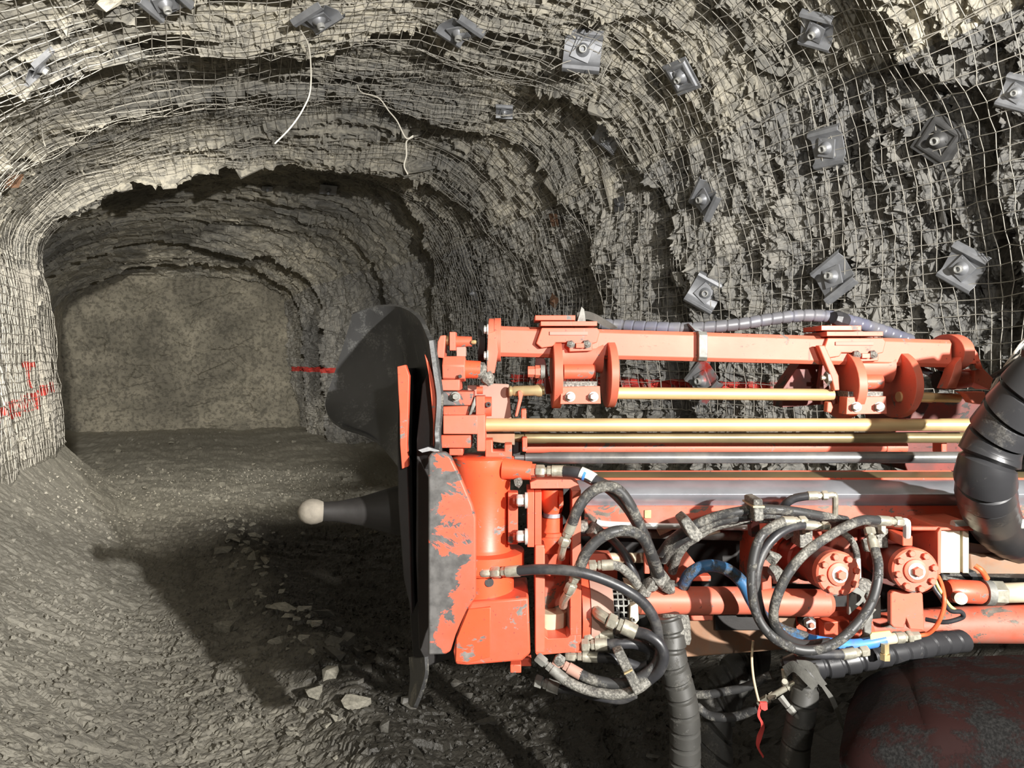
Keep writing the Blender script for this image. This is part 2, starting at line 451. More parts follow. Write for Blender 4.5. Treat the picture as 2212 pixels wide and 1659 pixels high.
def spline(pts, sub):
    pts = [Vector(p) for p in pts]
    if len(pts) == 2 or sub <= 1:
        return [pts[0].lerp(pts[1], k / sub) for k in range(sub + 1)] if len(pts) == 2 and sub > 1 else pts
    q = [pts[0] * 2 - pts[1]] + pts + [pts[-1] * 2 - pts[-2]]
    out = []
    for i in range(1, len(q) - 2):
        a, b, c, d = q[i - 1], q[i], q[i + 1], q[i + 2]
        for k in range(sub):
            t = k / sub
            out.append(0.5 * (2 * b + (c - a) * t + (2 * a - 5 * b + 4 * c - d) * t * t + (3 * b - a - 3 * c + d) * t ** 3))
    out.append(pts[-1])
    return out

def emit(mb, name, mat, parent=None, label=None, cat=None, group=None, kind=None, bevel=0.0, smooth=35):
    me = bpy.data.meshes.new(name)
    n = len(mb.v)
    lo = Vector((min(p.x for p in mb.v), min(p.y for p in mb.v), min(p.z for p in mb.v)))
    hi = Vector((max(p.x for p in mb.v), max(p.y for p in mb.v), max(p.z for p in mb.v)))
    c = (lo + hi) / 2
    if parent is None:
        c.z = lo.z
    me.from_pydata([tuple(p - c) for p in mb.v], [], mb.f)
    bm = bmesh.new()
    bm.from_mesh(me)
    bmesh.ops.recalc_face_normals(bm, faces=bm.faces)
    bm.to_mesh(me)
    bm.free()
    me.materials.append(M[mat])
    if smooth:
        me.polygons.foreach_set('use_smooth', [True] * len(me.polygons))
        me.set_sharp_from_angle(angle=math.radians(smooth))
    o = bpy.data.objects.new(name, me)
    COL.objects.link(o)
    WL[o.name] = c.copy()
    if parent is not None:
        o.parent = parent
        o.location = c - wloc(parent)
    else:
        o.location = c
    if bevel:
        bv = o.modifiers.new('edge', 'BEVEL')
        bv.width = bevel
        bv.segments = 2
        bv.limit_method = 'ANGLE'
        bv.angle_limit = math.radians(40)
    return tag(o, label, cat, group, kind)

def np_mesh(name, verts, quads, mat, smooth=False, tris=None):
    me = bpy.data.meshes.new(name)
    nv = len(verts)
    me.vertices.add(nv)
    me.vertices.foreach_set('co', np.ascontiguousarray(verts, dtype=np.float32).ravel())
    F = quads if tris is None else tris
    k = F.shape[1]
    me.loops.add(F.size)
    me.loops.foreach_set('vertex_index', np.ascontiguousarray(F, dtype=np.int32).ravel())
    me.polygons.add(len(F))
    me.polygons.foreach_set('loop_start', np.arange(0, F.size, k, dtype=np.int32))
    me.polygons.foreach_set('use_smooth', np.full(len(F), smooth))
    me.update(calc_edges=True)
    me.materials.append(M[mat])
    return me

def put(name, me, parent=None, loc=(0, 0, 0), **kw):
    o = bpy.data.objects.new(name, me)
    COL.objects.link(o)
    o.location = loc
    WL[o.name] = Vector(loc) + (wloc(parent) if parent else Vector((0, 0, 0)))
    if parent: o.parent = parent
    return tag(o, **kw)
# ------------------------------------------------------------------ the drift: noise fields
rng = np.random.RandomState(11)
TAB = [rng.rand(256, 256) for _ in range(6)]

def vnoise(u, v, k=0):
    u, v = np.asarray(u, float), np.asarray(v, float)
    iu, iv = np.floor(u).astype(int), np.floor(v).astype(int)
    fu, fv = u - iu, v - iv
    fu, fv = fu * fu * (3 - 2 * fu), fv * fv * (3 - 2 * fv)
    T = TAB[k % 6]
    a, b = T[iu & 255, iv & 255], T[(iu + 1) & 255, iv & 255]
    c, d = T[iu & 255, (iv + 1) & 255], T[(iu + 1) & 255, (iv + 1) & 255]
    return (a * (1 - fu) + b * fu) * (1 - fv) + (c * (1 - fu) + d * fu) * fv - 0.5

def fbm(u, v, k=0, octv=4, gain=0.5):
    s, a = 0, 1.0
    for o in range(octv):
        s = s + a * vnoise(u * 2 ** o + 17.3 * o, v * 2 ** o + 5.1 * o, k + o)
        a *= gain
    return s

def facets(u, v, k=0, tilt=0.9, ck=0.35):
    """broken-rock relief: every Voronoi cell is a tilted plane at its own height, cells meet in sharp steps"""
    iu, iv = np.floor(u).astype(int), np.floor(v).astype(int)
    best = np.full(u.shape, 9.0)
    sec = np.full(u.shape, 9.0)
    h = np.zeros(u.shape)
    for di in (-1, 0, 1):
        for dj in (-1, 0, 1):
            a, b = iu + di + 31 * k, iv + dj + 57 * k
            r1, r2, r3 = TAB[0][a & 255, b & 255], TAB[1][a & 255, b & 255], TAB[2][a & 255, b & 255]
            r4, r5 = TAB[3][a & 255, b & 255], TAB[4][a & 255, b & 255]
            du, dv = u - (iu + di + r1), v - (iv + dj + r2)
            d2 = du * du + dv * dv
            hh = (r3 - 0.5) + tilt * ((r4 - 0.5) * du + (r5 - 0.5) * dv)
            m = d2 < best
            sec = np.where(m, best, np.minimum(sec, d2))
            h = np.where(m, hh, h)
            best = np.where(m, d2, best)
    crack = np.clip(1 - (np.sqrt(sec) - np.sqrt(best)) / 0.10, 0, 1)
    return h - ck * crack

# ------------------------------------------------------------------ the drift: section profiles
PN = [(-1.30, -0.5), (-1.36, 1.0), (-1.50, 2.3), (-1.45, 3.15), (-0.55, 3.75), (0.6, 4.08), (1.9, 4.22), (3.1, 4.1), (3.85, 3.5), (4.2, 2.55), (4.25, 1.2), (4.2, -0.5)]
PM = [(-2.5, -0.5), (-2.5, 1.0), (-2.6, 2.4), (-2.3, 3.4), (-1.2, 4.3), (0.3, 4.8), (1.9, 4.95), (3.3, 4.7), (4.3, 3.7), (4.6, 2.6), (4.6, 1.2), (4.55, -0.5)]
PE = [(-2.6, -0.5), (-2.6, 1.0), (-2.6, 2.4), (-2.35, 3.2), (-1.4, 3.72), (0.0, 3.9), (1.0, 3.92), (1.9, 3.8), (2.5, 3.35), (2.75, 2.4), (2.8, 1.2), (2.85, -0.5)]
YF = 22.0

def dense(pr):
    return np.array([[p.x, p.y] for p in spline([Vector((a, b, 0)) for a, b in pr], 40)])
DN, DM, DE = dense(PN), dense(PM), dense(PE)
arcN = np.concatenate([[0], np.cumsum(np.linalg.norm(np.diff(DN, axis=0), axis=1))])
SL = arcN[-1]

def sect(D, s):
    """profile point and outward normal at arc length s (of the near profile)"""
    x = np.interp(s, arcN, D[:, 0])
    z = np.interp(s, arcN, D[:, 1])
    e = 0.12
    tx = np.interp(s + e, arcN, D[:, 0]) - np.interp(s - e, arcN, D[:, 0])
    tz = np.interp(s + e, arcN, D[:, 1]) - np.interp(s - e, arcN, D[:, 1])
    l = np.sqrt(tx * tx + tz * tz) + 1e-9
    return x, z, -tz / l, tx / l

S_ROOF0, S_ROOF1 = 3.15, 9.55          # arc lengths where the roof starts and ends

def brow_y(s):
    """where the near, meshed stretch ends in a ragged brow"""
    return np.interp(s, [0, 3.2, 4.3, 5.6, 6.3, 7.0, 8.2, 9.4, 10.4, SL], [11.2, 10.9, 10.5, 10.9, 10.4, 10.9, 11.3, 12.0, 12.9, 13.2]) + 0.22 * fbm(s * 1.6, s * 0 + 3.3, 2, 3)

def saw(y, s):
    """blast rounds: after each brow the rock steps out, then comes in again towards the next one"""
    sh = 0.55 * np.interp(s, [3.0, 5.0, 7.5, 10.0], [0.6, 0.55, 0.75, 0.0]) + 0.9 * vnoise(s * 0.55, s * 0 + 1.7, 1) + 0.35 * vnoise(s * 2.1, s * 0 + 9.7, 3)
    yy = y - sh
    off = np.zeros(np.broadcast(y, s).shape)
    rounds = [(-6.0, -2.0, 0.2), (-2.0, 1.2, 0.2), (1.2, 2.9, 0.22), (2.9, 5.75, 0.24), (5.75, 7.15, 0.26), (7.15, 9.2, 0.26), (9.2, 13.6, 0.22)]
    for a, b, A in rounds:
        t = np.clip((yy - a) / (b - a), 0, 1)
        rise = np.clip((yy - a) / 0.10, 0, 1)
        o = A * rise * (1 - t) ** 1.2
        off = np.where((yy >= a) & (yy < b), o, off)
    return off

def far_saw(y, s):
    off = np.zeros(np.broadcast(y, s).shape)
    yy = y + 0.5 * vnoise(s * 0.7, s * 0 + 4.4, 2)
    side = np.interp(s, [8.6, 9.8], [0.0, 1.0])
    for a, b, A0, A1 in [(14.6, 16.9, 0.0, 0.40), (16.9, 19.4, 0.75, 0.55), (19.4, 22.6, 0.42, 0.40)]:
        A = A0 + (A1 - A0) * side
        t = np.clip((yy - a) / (b - a), 0, 1)
        o = A * np.clip((yy - a) / 0.2, 0, 1) * (1 - t)
        off = np.where((yy >= a) & (yy < b), o, off)
    return off

def surface(y, s, rough=True, inset=0.0):
    y, s = np.broadcast_arrays(np.asarray(y, float), np.asarray(s, float))
    xn, zn, nx, nz = sect(DN, s)
    xm, zm, mx, mz = sect(DM, s)
    xe, ze, ex, ez = sect(DE, s)
    yb = brow_y(s)
    t1 = np.clip((y - yb) / 0.35, 0, 1)
    t2 = np.clip((y - 12.5) / 4.5, 0, 1)
    fx, fz = xm + (xe - xm) * t2, zm + (ze - zm) * t2
    x, z = xn + (fx - xn) * t1, zn + (fz - zn) * t1
    wall_amt = np.interp(s, [0, 1.2, 2.8, 3.6, 5.0, SL], [0.25, 0.3, 0.35, 0.6, 1.0, 1.0])
    off = saw(y, s) * wall_amt * np.interp(s, [4, 5, 8.5, 9.8], [1.0, 1.55, 1.55, 1.0]) * (1 - t1) + far_saw(y, s) * t1
    off = off + 0.30 * fbm(s * 0.55, y * 0.6, 4, 3) * wall_amt
    if rough:
        k = wall_amt * np.where(t1 > 0.5, 0.7, 1.0)
        q = np.interp(s, [0, 3, 8.2, 9.7, SL], [0, 1.2, 1.2 + 1.6, 4.0, 4.0 + (SL - 9.7)])     # beds run longer across the roof than up the wall
        wy = y + 0.10 * fbm(q * 2.2, y * 1.4, 3, 3)
        off = off + k * (np.interp(s, [8.0, 9.6], [0.16, 0.06]) * facets(q * 0.75, wy * 1.5, 5, 1.3) + 0.12 * facets(q * 1.9, wy * 3.0, 1, 1.2) + 0.085 * facets(q * 5.0, wy * 7.0, 2, 1.5) + 0.035 * facets(q * 13.0, wy * 19.0, 3, 1.6))
        off = off + k * 0.022 * vnoise(q * 3.0, wy * 28.0, 2) + 0.035 * k
        y = y + k * 0.05 * facets(q * 4.0 + 9.1, y * 5.0, 4, 0.8)
    off = off - inset
    return np.stack([x + nx * off, y, z + nz * off], -1)

def project(p):
    q = p - np.array([0, 0, CAMZ])
    X = q[..., 0] * RX.x + q[..., 1] * RX.y
    D = q[..., 0] * FW.x + q[..., 1] * FW.y
    D = np.maximum(D, 1e-3)
    return CX + FPX * X / D, HZ - FPX * q[..., 2] / D, D

# rows along the drift: even steps on the right wall as the camera sees it
ys = [-5.0, -4, -3, -2, -1, 0, 0.6, 1.1, 1.5, 1.8, 2.0, 2.15]
y = 2.25
while y < 13.4:
    ys.append(y)
    dp = FPX / math.cos(math.atan2(4.2, y) - YAW) ** 2 * 4.2 / (4.2 ** 2 + y * y)
    y += min(0.032, 2.3 / dp) if y < 11.5 else 0.03
while y < YF + 0.25:
    ys.append(y)
    y += 0.06
YS = np.array(ys)
SS = np.linspace(0, SL, 860)
GRID = surface(YS[:, None], SS[None, :])

def strip(name, j0, j1, mat):
    G = GRID[:, j0:j1 + 1]
    h, wd = G.shape[:2]
    idx = np.arange(h * wd).reshape(h, wd)
    q = np.stack([idx[:-1, :-1], idx[:-1, 1:], idx[1:, 1:], idx[1:, :-1]], -1).reshape(-1, 4)
    return put(name, np_mesh(name, G.reshape(-1, 3), q, mat), kind='structure')

j0, j1 = int(np.searchsorted(SS, S_ROOF0)), int(np.searchsorted(SS, S_ROOF1))
WALL_L = strip('wall_left', 0, j0, 'rock_left')
CEIL = strip('ceiling', j0, j1, 'rock_roof')
WALL_R = strip('wall_right', j1, len(SS) - 1, 'rock_right')
tag(WALL_L, label='pale dusty rock wall along the left side of the drift')
tag(CEIL, label='bedded tan and grey rock roof with dark overhanging brows')
tag(WALL_R, label='grey bedded rock wall on the right of the drift')

# the blind end: rings from the section outline in to its middle
nr, ns = 90, 260
sE = np.linspace(0, SL, ns - 40)
rim = np.stack(sect(DE, sE)[:2], -1)
rim = rim + np.stack(sect(DE, sE)[2:], -1) * 0.35
rim = np.concatenate([rim, rim[-1] + (rim[0] - rim[-1]) * np.linspace(0, 1, 41)[1:, None]])
ctr = np.array([0.15, 1.6])
tt = np.linspace(0, 1, nr)[:, None, None]
XZ = ctr + (rim - ctr)[None] * tt
X_, Z_ = XZ[..., 0], XZ[..., 1]
Yf = YF + 0.35 * fbm(X_ * 0.5, Z_ * 0.6, 1, 3) + 0.05 * facets(X_ * 1.3 + Z_ * 0.4, Z_ * 2.2 - X_ * 0.5, 5, 1.0, 0.0) + 0.03 * facets(X_ * 4.0, Z_ * 6.0, 3, 1.0, 0.0) + 0.25 * (tt[..., 0] ** 3) * -1
F_ = np.stack([X_, Yf, Z_], -1)
idx = np.arange(nr * ns).reshape(nr, ns)
q = np.stack([idx[:-1, :-1], idx[:-1, 1:], idx[1:, 1:], idx[1:, :-1]], -1).reshape(-1, 4)
WALL_F = put('wall_far', np_mesh('wall_far', F_.reshape(-1, 3), q, 'rock_face'), kind='structure', label='lamp-lit tan rock face closing the end of the drift')

# ------------------------------------------------------------------ floor with the muck bank, the berm and the ruts
def floor_z(x, y):
    xw = np.interp(y, [0, 10.9, 11.6, 22], [-1.35, -1.35, -2.5, -2.6])
    edge = np.interp(y, [0, 3, 5, 8, 11, 13, 22], [0.15, 0.05, -0.1, -0.35, -0.55, -1.9, -2.2]) + 0.25 * fbm(y * 0.7, y * 0 + 2.2, 1, 3)
    t = np.clip((edge - x) / np.maximum(0.2, edge - xw), 0, 1.15)
    bank = np.interp(y, [0, 11, 12.5, 22], [0.85, 0.72, 0.25, 0.1]) * (t ** 1.35)
    tr = np.clip((x - 3.3) / 0.9, 0, 1)
    z = bank + 0.35 * tr ** 1.5
    bx = np.interp(y, [3.5, 7.9], [0.80, 0.42])
    z = z + 0.10 * np.exp(-((x - bx) / 0.22) ** 2) * np.clip((9.5 - y) / 2, 0, 1)
    z = z - 0.07 * np.exp(-((x - 1.5) / 0.5) ** 2) - 0.02
    z = z + 0.05 * fbm(x * 1.5, y * 1.5, 2, 3) + 0.024 * facets(x * 3.5, y * 3.5, 2, 1.0) * np.clip(1.2 - t, 0.35, 1)
    z = z + 0.014 * facets(x * 10, y * 10, 3, 1.2) * np.clip(1.3 - t, 0.3, 1) + 0.010 * facets(x * 26, y * 26, 1, 1.2)
    return z - np.interp(y, [0, 12, 22], [0, 0, 0.06])

fy = [-5, -3, -1.5, 0, 1.0, 1.8, 2.4]
y = 2.6
while y < YF + 0.4:
    fy.append(y)
    y += max(0.011, 2.2 * y * y / (FPX * CAMZ))
fx = np.concatenate([np.linspace(-2.9, -1.5, 20), np.linspace(-1.45, 2.4, 330), np.linspace(2.45, 5.0, 70)])
FYv = np.array(fy)
FXg, FYg = np.meshgrid(fx, FYv)
FZ = floor_z(FXg, FYg)
Gf = np.stack([FXg, FYg, FZ], -1)
h, wd = FXg.shape
idx = np.arange(h * wd).reshape(h, wd)
q = np.stack([idx[:-1, :-1], idx[:-1, 1:], idx[1:, 1:], idx[1:, :-1]], -1).reshape(-1, 4)
FLOOR = put('floor', np_mesh('floor', Gf.reshape(-1, 3), q, 'floor'), kind='structure', label='mucky gravel floor, dry pale bank on the left and wet muck with painted shade on the right')

# ------------------------------------------------------------------ loose slabs and stones as pieces of the setting
def shard(seed, flat, mat, name):
    r = random.Random(seed)
    bm = bmesh.new()
    for _ in range(11):
        v = Vector((r.uniform(-1, 1), r.uniform(-1, 1), r.uniform(-1, 1)))
        v = v / max(abs(v.x), abs(v.y), abs(v.z)) * r.uniform(0.75, 1)
        bm.verts.new((v.x * 0.5, v.y * 0.5 * flat, v.z * 0.5))
    bmesh.ops.convex_hull(bm, input=bm.verts[:])
    for v in [v for v in bm.verts if not v.link_faces]:
        bm.verts.remove(v)
    me = bpy.data.meshes.new(name)
    bm.to_mesh(me)
    bm.free()
    me.materials.append(M[mat])
    return me

SHARDS = {}
for key, mat in (('roof', 'rock_roof'), ('right', 'rock_right'), ('left', 'rock_left')):
    SHARDS[key] = [shard(100 + k, 0.38, mat, 'rock_slab') for k in range(9)]
STONES = [shard(300 + k, 0.75, 'stone', 'stone') for k in range(8)]
STONES_D = [shard(340 + k, 0.75, 'stone_dark', 'stone') for k in range(8)]

def smooth_frame(yv, sv):
    e = 0.06
    p = surface(yv, sv, False)
    ty = surface(yv + e, sv, False) - surface(yv - e, sv, False)
    ts = surface(yv, sv + e, False) - surface(yv, sv - e, False)
    ty, ts = Vector(ty), Vector(ts)
    ty.normalize(); ts.normalize()
    n = ts.cross(ty).normalized()
    c = Vector((1.3, float(yv), 1.9))
    if n.dot(c - Vector(p)) < 0:
        n = -n
    return Vector(p), ty, ts, n

def scatter_slabs(parent, key, n, s0, s1, y0, y1, smin, smax, seed):
    r = random.Random(seed)
    base_me = SHARDS[key]
    made = 0
    while made < n:
        sv, yv = r.uniform(s0, s1), y0 + (y1 - y0) * r.random() ** 1.3
        if yv > float(brow_y(np.array(sv))) - 0.1:
            continue
        i, j = int(np.searchsorted(YS, yv)), int(np.clip(np.searchsorted(SS, sv), 1, len(SS) - 1))
        p = Vector(GRID[min(i, len(YS) - 1), j])
        pr = project(np.array(p))
        if not (-60 < pr[0] < 2270 and -60 < pr[1] < 1100):
            if r.random() < 0.9:
                continue
        _, ty, ts, nn = smooth_frame(yv, sv)
        sz = smin + (smax - smin) * r.random() ** 2.2
        o = bpy.data.objects.new('rock_slab', r.choice(base_me))
        COL.objects.link(o)
        o.parent = parent
        o.location = p - nn * (0.05 * sz)
        lay = (ty + nn * r.uniform(-0.5, 0.9) + ts * r.uniform(-0.35, 0.35)).normalized()
        lg = (ts - lay * ts.dot(lay)).normalized()
        out = lay.cross(lg)
        ang = r.uniform(-0.5, 0.5)
        lg2 = lg * math.cos(ang) + out * math.sin(ang)
        o.rotation_euler = Matrix((lg2, lay, lg2.cross(lay))).transposed().to_euler()
        o.scale = (sz * r.uniform(0.9, 1.8) * (1.5 if key == 'roof' else 1.0), sz * r.uniform(0.6, 1.2), sz * r.uniform(0.7, 1.0))
        made += 1

scatter_slabs(WALL_R, 'right', 295, 9.6, 12.6, 3.0, 11.5, 0.05, 0.20, 5)
scatter_slabs(CEIL, 'roof', 295, 4.2, 9.6, 4.2, 11.0, 0.05, 0.26, 6)
scatter_slabs(WALL_L, 'left', 60, 1.3, 3.1, 6.5, 10.6, 0.04, 0.12, 7)

def rubble(parent, mat, n, s0, s1, y0, y1, smin, smax, seed):
    """the countless small chips, one object"""
    r = np.random.RandomState(seed)
    sv = r.uniform(s0, s1, n)
    yv = y0 + (y1 - y0) * r.rand(n) ** 1.4
    keep = yv < brow_y(sv) - 0.05
    sv, yv = sv[keep], yv[keep]
    n = len(sv)
    p = GRID[np.clip(np.searchsorted(YS, yv), 0, len(YS) - 1), np.clip(np.searchsorted(SS, sv), 0, len(SS) - 1)]
    tv = np.array([[1, 0, 0], [-1, 0, 0], [0, 1, 0], [0, -1, 0], [0, 0, 1], [0, 0, -1]], float)
    tf = np.array([[0, 2, 4], [2, 1, 4], [1, 3, 4], [3, 0, 4], [2, 0, 5], [1, 2, 5], [3, 1, 5], [0, 3, 5]])
    sz = smin + (smax - smin) * r.rand(n) ** 2
    A = r.randn(n, 3, 3)
    Q, _ = np.linalg.qr(A)
    sc = np.stack([sz, sz * r.uniform(0.5, 0.9, n), sz * r.uniform(0.25, 0.5, n)], -1)
    loc = tv[None] * r.uniform(0.6, 1.0, (n, 6, 1)) * sc[:, None, :]
    vv = np.einsum('nij,nkj->nki', Q, loc) + p[:, None, :]
    ff = tf[None] + (np.arange(n) * 6)[:, None, None]
    return put('rock_chips', np_mesh('rock_chips', vv.reshape(-1, 3), None, mat, False, ff.reshape(-1, 3)), parent=parent, kind='stuff')

rubble(WALL_R, 'rock_right', 6500, 9.5, 12.6, 2.6, 12.5, 0.012, 0.06, 1)
rubble(CEIL, 'rock_roof', 6500, 3.6, 9.6, 4.0, 11.2, 0.012, 0.06, 2)
rubble(WALL_L, 'rock_left', 900, 1.2, 3.2, 6.0, 10.9, 0.01, 0.035, 3)

# stones on the floor
r = random.Random(21)
spots = []
for k in range(130):      # berm between the ruts
    yv = r.uniform(3.4, 8.6)
    spots.append((float(np.interp(yv, [3.5, 7.9], [0.80, 0.42])) + r.gauss(0, 0.16), yv, 0.03 + 0.10 * r.random() ** 2.4))
for k in range(120):
    yv = r.uniform(3.0, 9.0)
    spots.append((r.uniform(-0.6, 2.2), yv, 0.02 + 0.06 * r.random() ** 2.5))
for k in range(45):
    spots.append((r.uniform(-2.0, 2.6), r.uniform(10, 21.4), 0.06 + 0.12 * r.random() ** 2))
for (px, py, sz) in [(1190, 1398, 0.10)] + [(1050, 1392 + 140, 0.09), (1412, 1588, 0.05), (1403, 1545, 0.035), (1010, 1465, 0.06), (985, 1440, 0.07), (905, 1455, 0.08), (520, 1112, 0.17), (610, 1350, 0.13), (470, 1075, 0.1)]:
    D = CAMZ * FPX / (py - HZ)
    q = CAM + RX * ((px - CX) / FPX * D) + FW * D
    spots.append((q.x, q.y, sz))
for (x, yv, sz) in spots:
    wetst = x > 0.75 and yv < 7.5
    o = bpy.data.objects.new('stone', r.choice(STONES_D if wetst else STONES))
    COL.objects.link(o)
    o.parent = FLOOR
    o.location = (x, yv, float(floor_z(np.array(x), np.array(yv))) + sz * 0.12)
    o.rotation_euler = (r.uniform(-0.3, 0.3), r.uniform(-0.3, 0.3), r.uniform(0, 6.3))
    o.scale = (sz * r.uniform(0.8, 1.5), sz * r.uniform(0.8, 1.3), sz * r.uniform(0.45, 0.8))

rg = np.random.RandomState(8)
n = 9000
gx = np.concatenate([rg.uniform(-0.9, 2.3, n // 2), rg.uniform(-1.2, 3.6, n // 2)])
gy = np.concatenate([rg.uniform(2.9, 5.6, n // 2), rg.uniform(3.0, 13.0, n // 2)])
gz = floor_z(gx, gy)
sz = 0.006 + 0.022 * rg.rand(n) ** 2.5
tv = np.array([[1, 0, 0], [-1, 0, 0], [0, 1, 0], [0, -1, 0], [0, 0, 1], [0, 0, -1]], float)
tf = np.array([[0, 2, 4], [2, 1, 4], [1, 3, 4], [3, 0, 4], [2, 0, 5], [1, 2, 5], [3, 1, 5], [0, 3, 5]])
Q, _ = np.linalg.qr(rg.randn(n, 3, 3))
loc = tv[None] * rg.uniform(0.5, 1.0, (n, 6, 1)) * (sz[:, None] * np.stack([np.ones(n), rg.uniform(0.6, 1, n), rg.uniform(0.4, 0.8, n)], -1))[:, None, :]
vv = np.einsum('nij,nkj->nki', Q, loc) + np.stack([gx, gy, gz + sz * 0.3], -1)[:, None, :]
ff = tf[None] + (np.arange(n) * 6)[:, None, None]
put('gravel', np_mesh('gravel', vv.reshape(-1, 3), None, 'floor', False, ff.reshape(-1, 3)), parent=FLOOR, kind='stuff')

# ------------------------------------------------------------------ welded wire mesh, one sheet at a time
def wire_points(yv, sv):
    """the mesh bridges the steps of the rock: average the smooth surface over a window along the drift"""
    acc = 0
    ks = np.linspace(-0.16, 0.16, 5)
    for k in ks:
        acc = acc + surface(yv + k, sv, False, 0.10)
    p = acc / len(ks)
    return p

def wire_sheet(s0, s1, y0, y1, label, seed, ds=0.09, dy=0.1, rad=0.0033, inset=0.0):
    r = np.random.RandomState(seed)
    sv = np.arange(s0, s1 + 1e-6, ds)
    yv = np.arange(y0, y1 + 1e-6, dy)
    Sg, Yg = np.meshgrid(sv, yv)
    Sg = Sg + 0.02 * fbm(Sg * 1.2, Yg * 1.2, 2, 2) + 0.0045 * r.randn(*Sg.shape)
    Yg2 = Yg + 0.05 * fbm(Sg * 0.9 + 3, Yg * 0.9, 4, 2) + 0.0045 * r.randn(*Sg.shape)
    lim = brow_y(Sg) + 0.15
    Yg2 = np.minimum(Yg2, lim + 0.02 * (Yg2 - lim))
    p = wire_points(Yg2, Sg)
    _, _, nx, nz = sect(DN, Sg)
    N = np.stack([nx, 0 * nx, nz], -1)
    p = p - N * (inset + 0.022 * fbm(Sg * 3.1, Yg * 3.1, 5, 2) + 0.006 * r.randn(*Sg.shape))[..., None]
    V, Q = [], []
    cnt = 0
    for axis in (0, 1):
        pp = p if axis == 0 else np.swapaxes(p, 0, 1)
        nn = N if axis == 0 else np.swapaxes(N, 0, 1)
        tt = np.gradient(pp, axis=1)
        tt = tt / (np.linalg.norm(tt, axis=-1, keepdims=True) + 1e-9)
        bb = np.cross(tt, nn)
        bb = bb / (np.linalg.norm(bb, axis=-1, keepdims=True) + 1e-9)
        sub = []
        for th in (0.5, 2.6, 4.7):
            sub.append(pp - nn * (rad * axis * 1.6) + nn * (math.cos(th) * rad) + bb * (math.sin(th) * rad))
        sub = np.stack(sub, 2)                       # wires, nodes, 3
        W, L = sub.shape[:2]
        idx = cnt + np.arange(W * L * 3).reshape(W, L, 3)
        a, b = idx[:, :-1], idx[:, 1:]
        for k in range(3):
            k2 = (k + 1) % 3
            Q.append(np.stack([a[..., k], a[..., k2], b[..., k2], b[..., k]], -1).reshape(-1, 4))
        V.append(sub.reshape(-1, 3))
        cnt += W * L * 3
    V, Q = np.concatenate(V), np.concatenate(Q)
    c = V.mean(0)
    c[2] = V[:, 2].min()
    me = np_mesh('wire_mesh_sheet', V - c, Q, 'wire', True)
    return put('wire_mesh_sheet', me, loc=tuple(c), label=label, cat='wire mesh', group='welded wire mesh sheets')

rows = [
    ((1.15, 3.25), [(3.0, 8.6, 'nearest stretch of the left wall'), (8.5, 11.3, 'left wall over its red paint marks')], 'pale dusty wire mesh sheet on the '),
    ((3.15, 5.35), [(2.6, 6.9, 'roof in the top left corner'), (6.8, 9.1, 'left roof shoulder, round the edge-on plate'), (9.0, 11.4, 'left roof shoulder, ending at the dark brow')], 'galvanised wire mesh sheet under the '),
    ((5.25, 7.45), [(2.6, 6.7, 'roof, at the top of the picture'), (6.6, 8.9, 'roof where the long pale wire hangs'), (8.8, 11.4, 'middle of the roof, edged by the dark brow')], 'galvanised wire mesh sheet under the '),
    ((7.35, 9.55), [(1.9, 5.7, 'roof shoulder in the top right corner'), (5.6, 7.9, 'roof shoulder beside the square raised plate'), (7.8, 10.1, 'roof shoulder by the small tilted plate'), (10.0, 12.6, 'roof shoulder next to the dark brow')], 'galvanised wire mesh sheet bent round the '),
    ((9.45, 11.9), [(1.8, 4.1, 'right wall at the right edge'), (4.0, 6.3, 'right wall round the large grey plates'), (6.2, 8.5, 'right wall behind the carousel'), (8.4, 10.7, 'right wall above the black rubber hood'), (10.6, 13.2, 'right wall at its far dark end')], 'galvanised wire mesh sheet down the '),
]
sd = 1
for (s0, s1), bands, lead in rows:
    for (y0, y1, where) in bands:
        wire_sheet(s0 + 0.013 * sd % 0.07, s1, y0, y1, lead + where, sd, inset=0.012 * (sd % 2))
        sd += 1
# ------------------------------------------------------------------ bolt plates on roof and wall
def plate_butterfly(mat):
    """pressed butterfly plate: two ridged wings, a square washer plate set askew, the ring of the bolt"""
    root_parts = []
    mb = MB()
    xs = [(-0.135, 0.004), (-0.118, 0.034), (-0.095, 0.040), (-0.075, 0.012), (-0.06, 0.004), (0.06, 0.004), (0.075, 0.012), (0.095, 0.040), (0.118, 0.034), (0.135, 0.004)]
    t = 0.006
    top = [Vector((x, -0.12, z + t)) for x, z in xs]
    bot = [Vector((x, -0.12, z)) for x, z in xs]
    mb.prism(top + bot[::-1], Vector((0, 0.24, 0)))
    root_parts.append(('plate', mb, mat))
    mb = MB()
    a = math.radians(28)
    c = [Vector((math.cos(a + k * math.pi / 2) * 0.088, math.sin(a + k * math.pi / 2) * 0.088, 0.022)) for k in range(4)]
    mb.prism(c, Vector((0, 0, 0.010)))
    mb.lathe((0, 0, 0.028), (0, 0, 0.058), [(0, 0.046), (0.35, 0.042), (0.75, 0.032), (1.0, 0.026)], 18)
    mb.lathe(Vector((math.cos(a) * 0.066, math.sin(a) * 0.066, 0.031)), Vector((math.cos(a) * 0.066, math.sin(a) * 0.066, 0.0335)), [(0, 0.007), (1, 0.007)], 8)
    root_parts.append(('washer_plate', mb, mat))
    mb = MB()
    mb.lathe((0, 0, 0.052), (0, 0, 0.085), [(0, 0.024), (0.7, 0.0255), (1.0, 0.024), (1.0, 0.0165), (0.1, 0.0155)], 18, False)
    root_parts.append(('bolt_ring', mb, 'bolt'))
    return root_parts

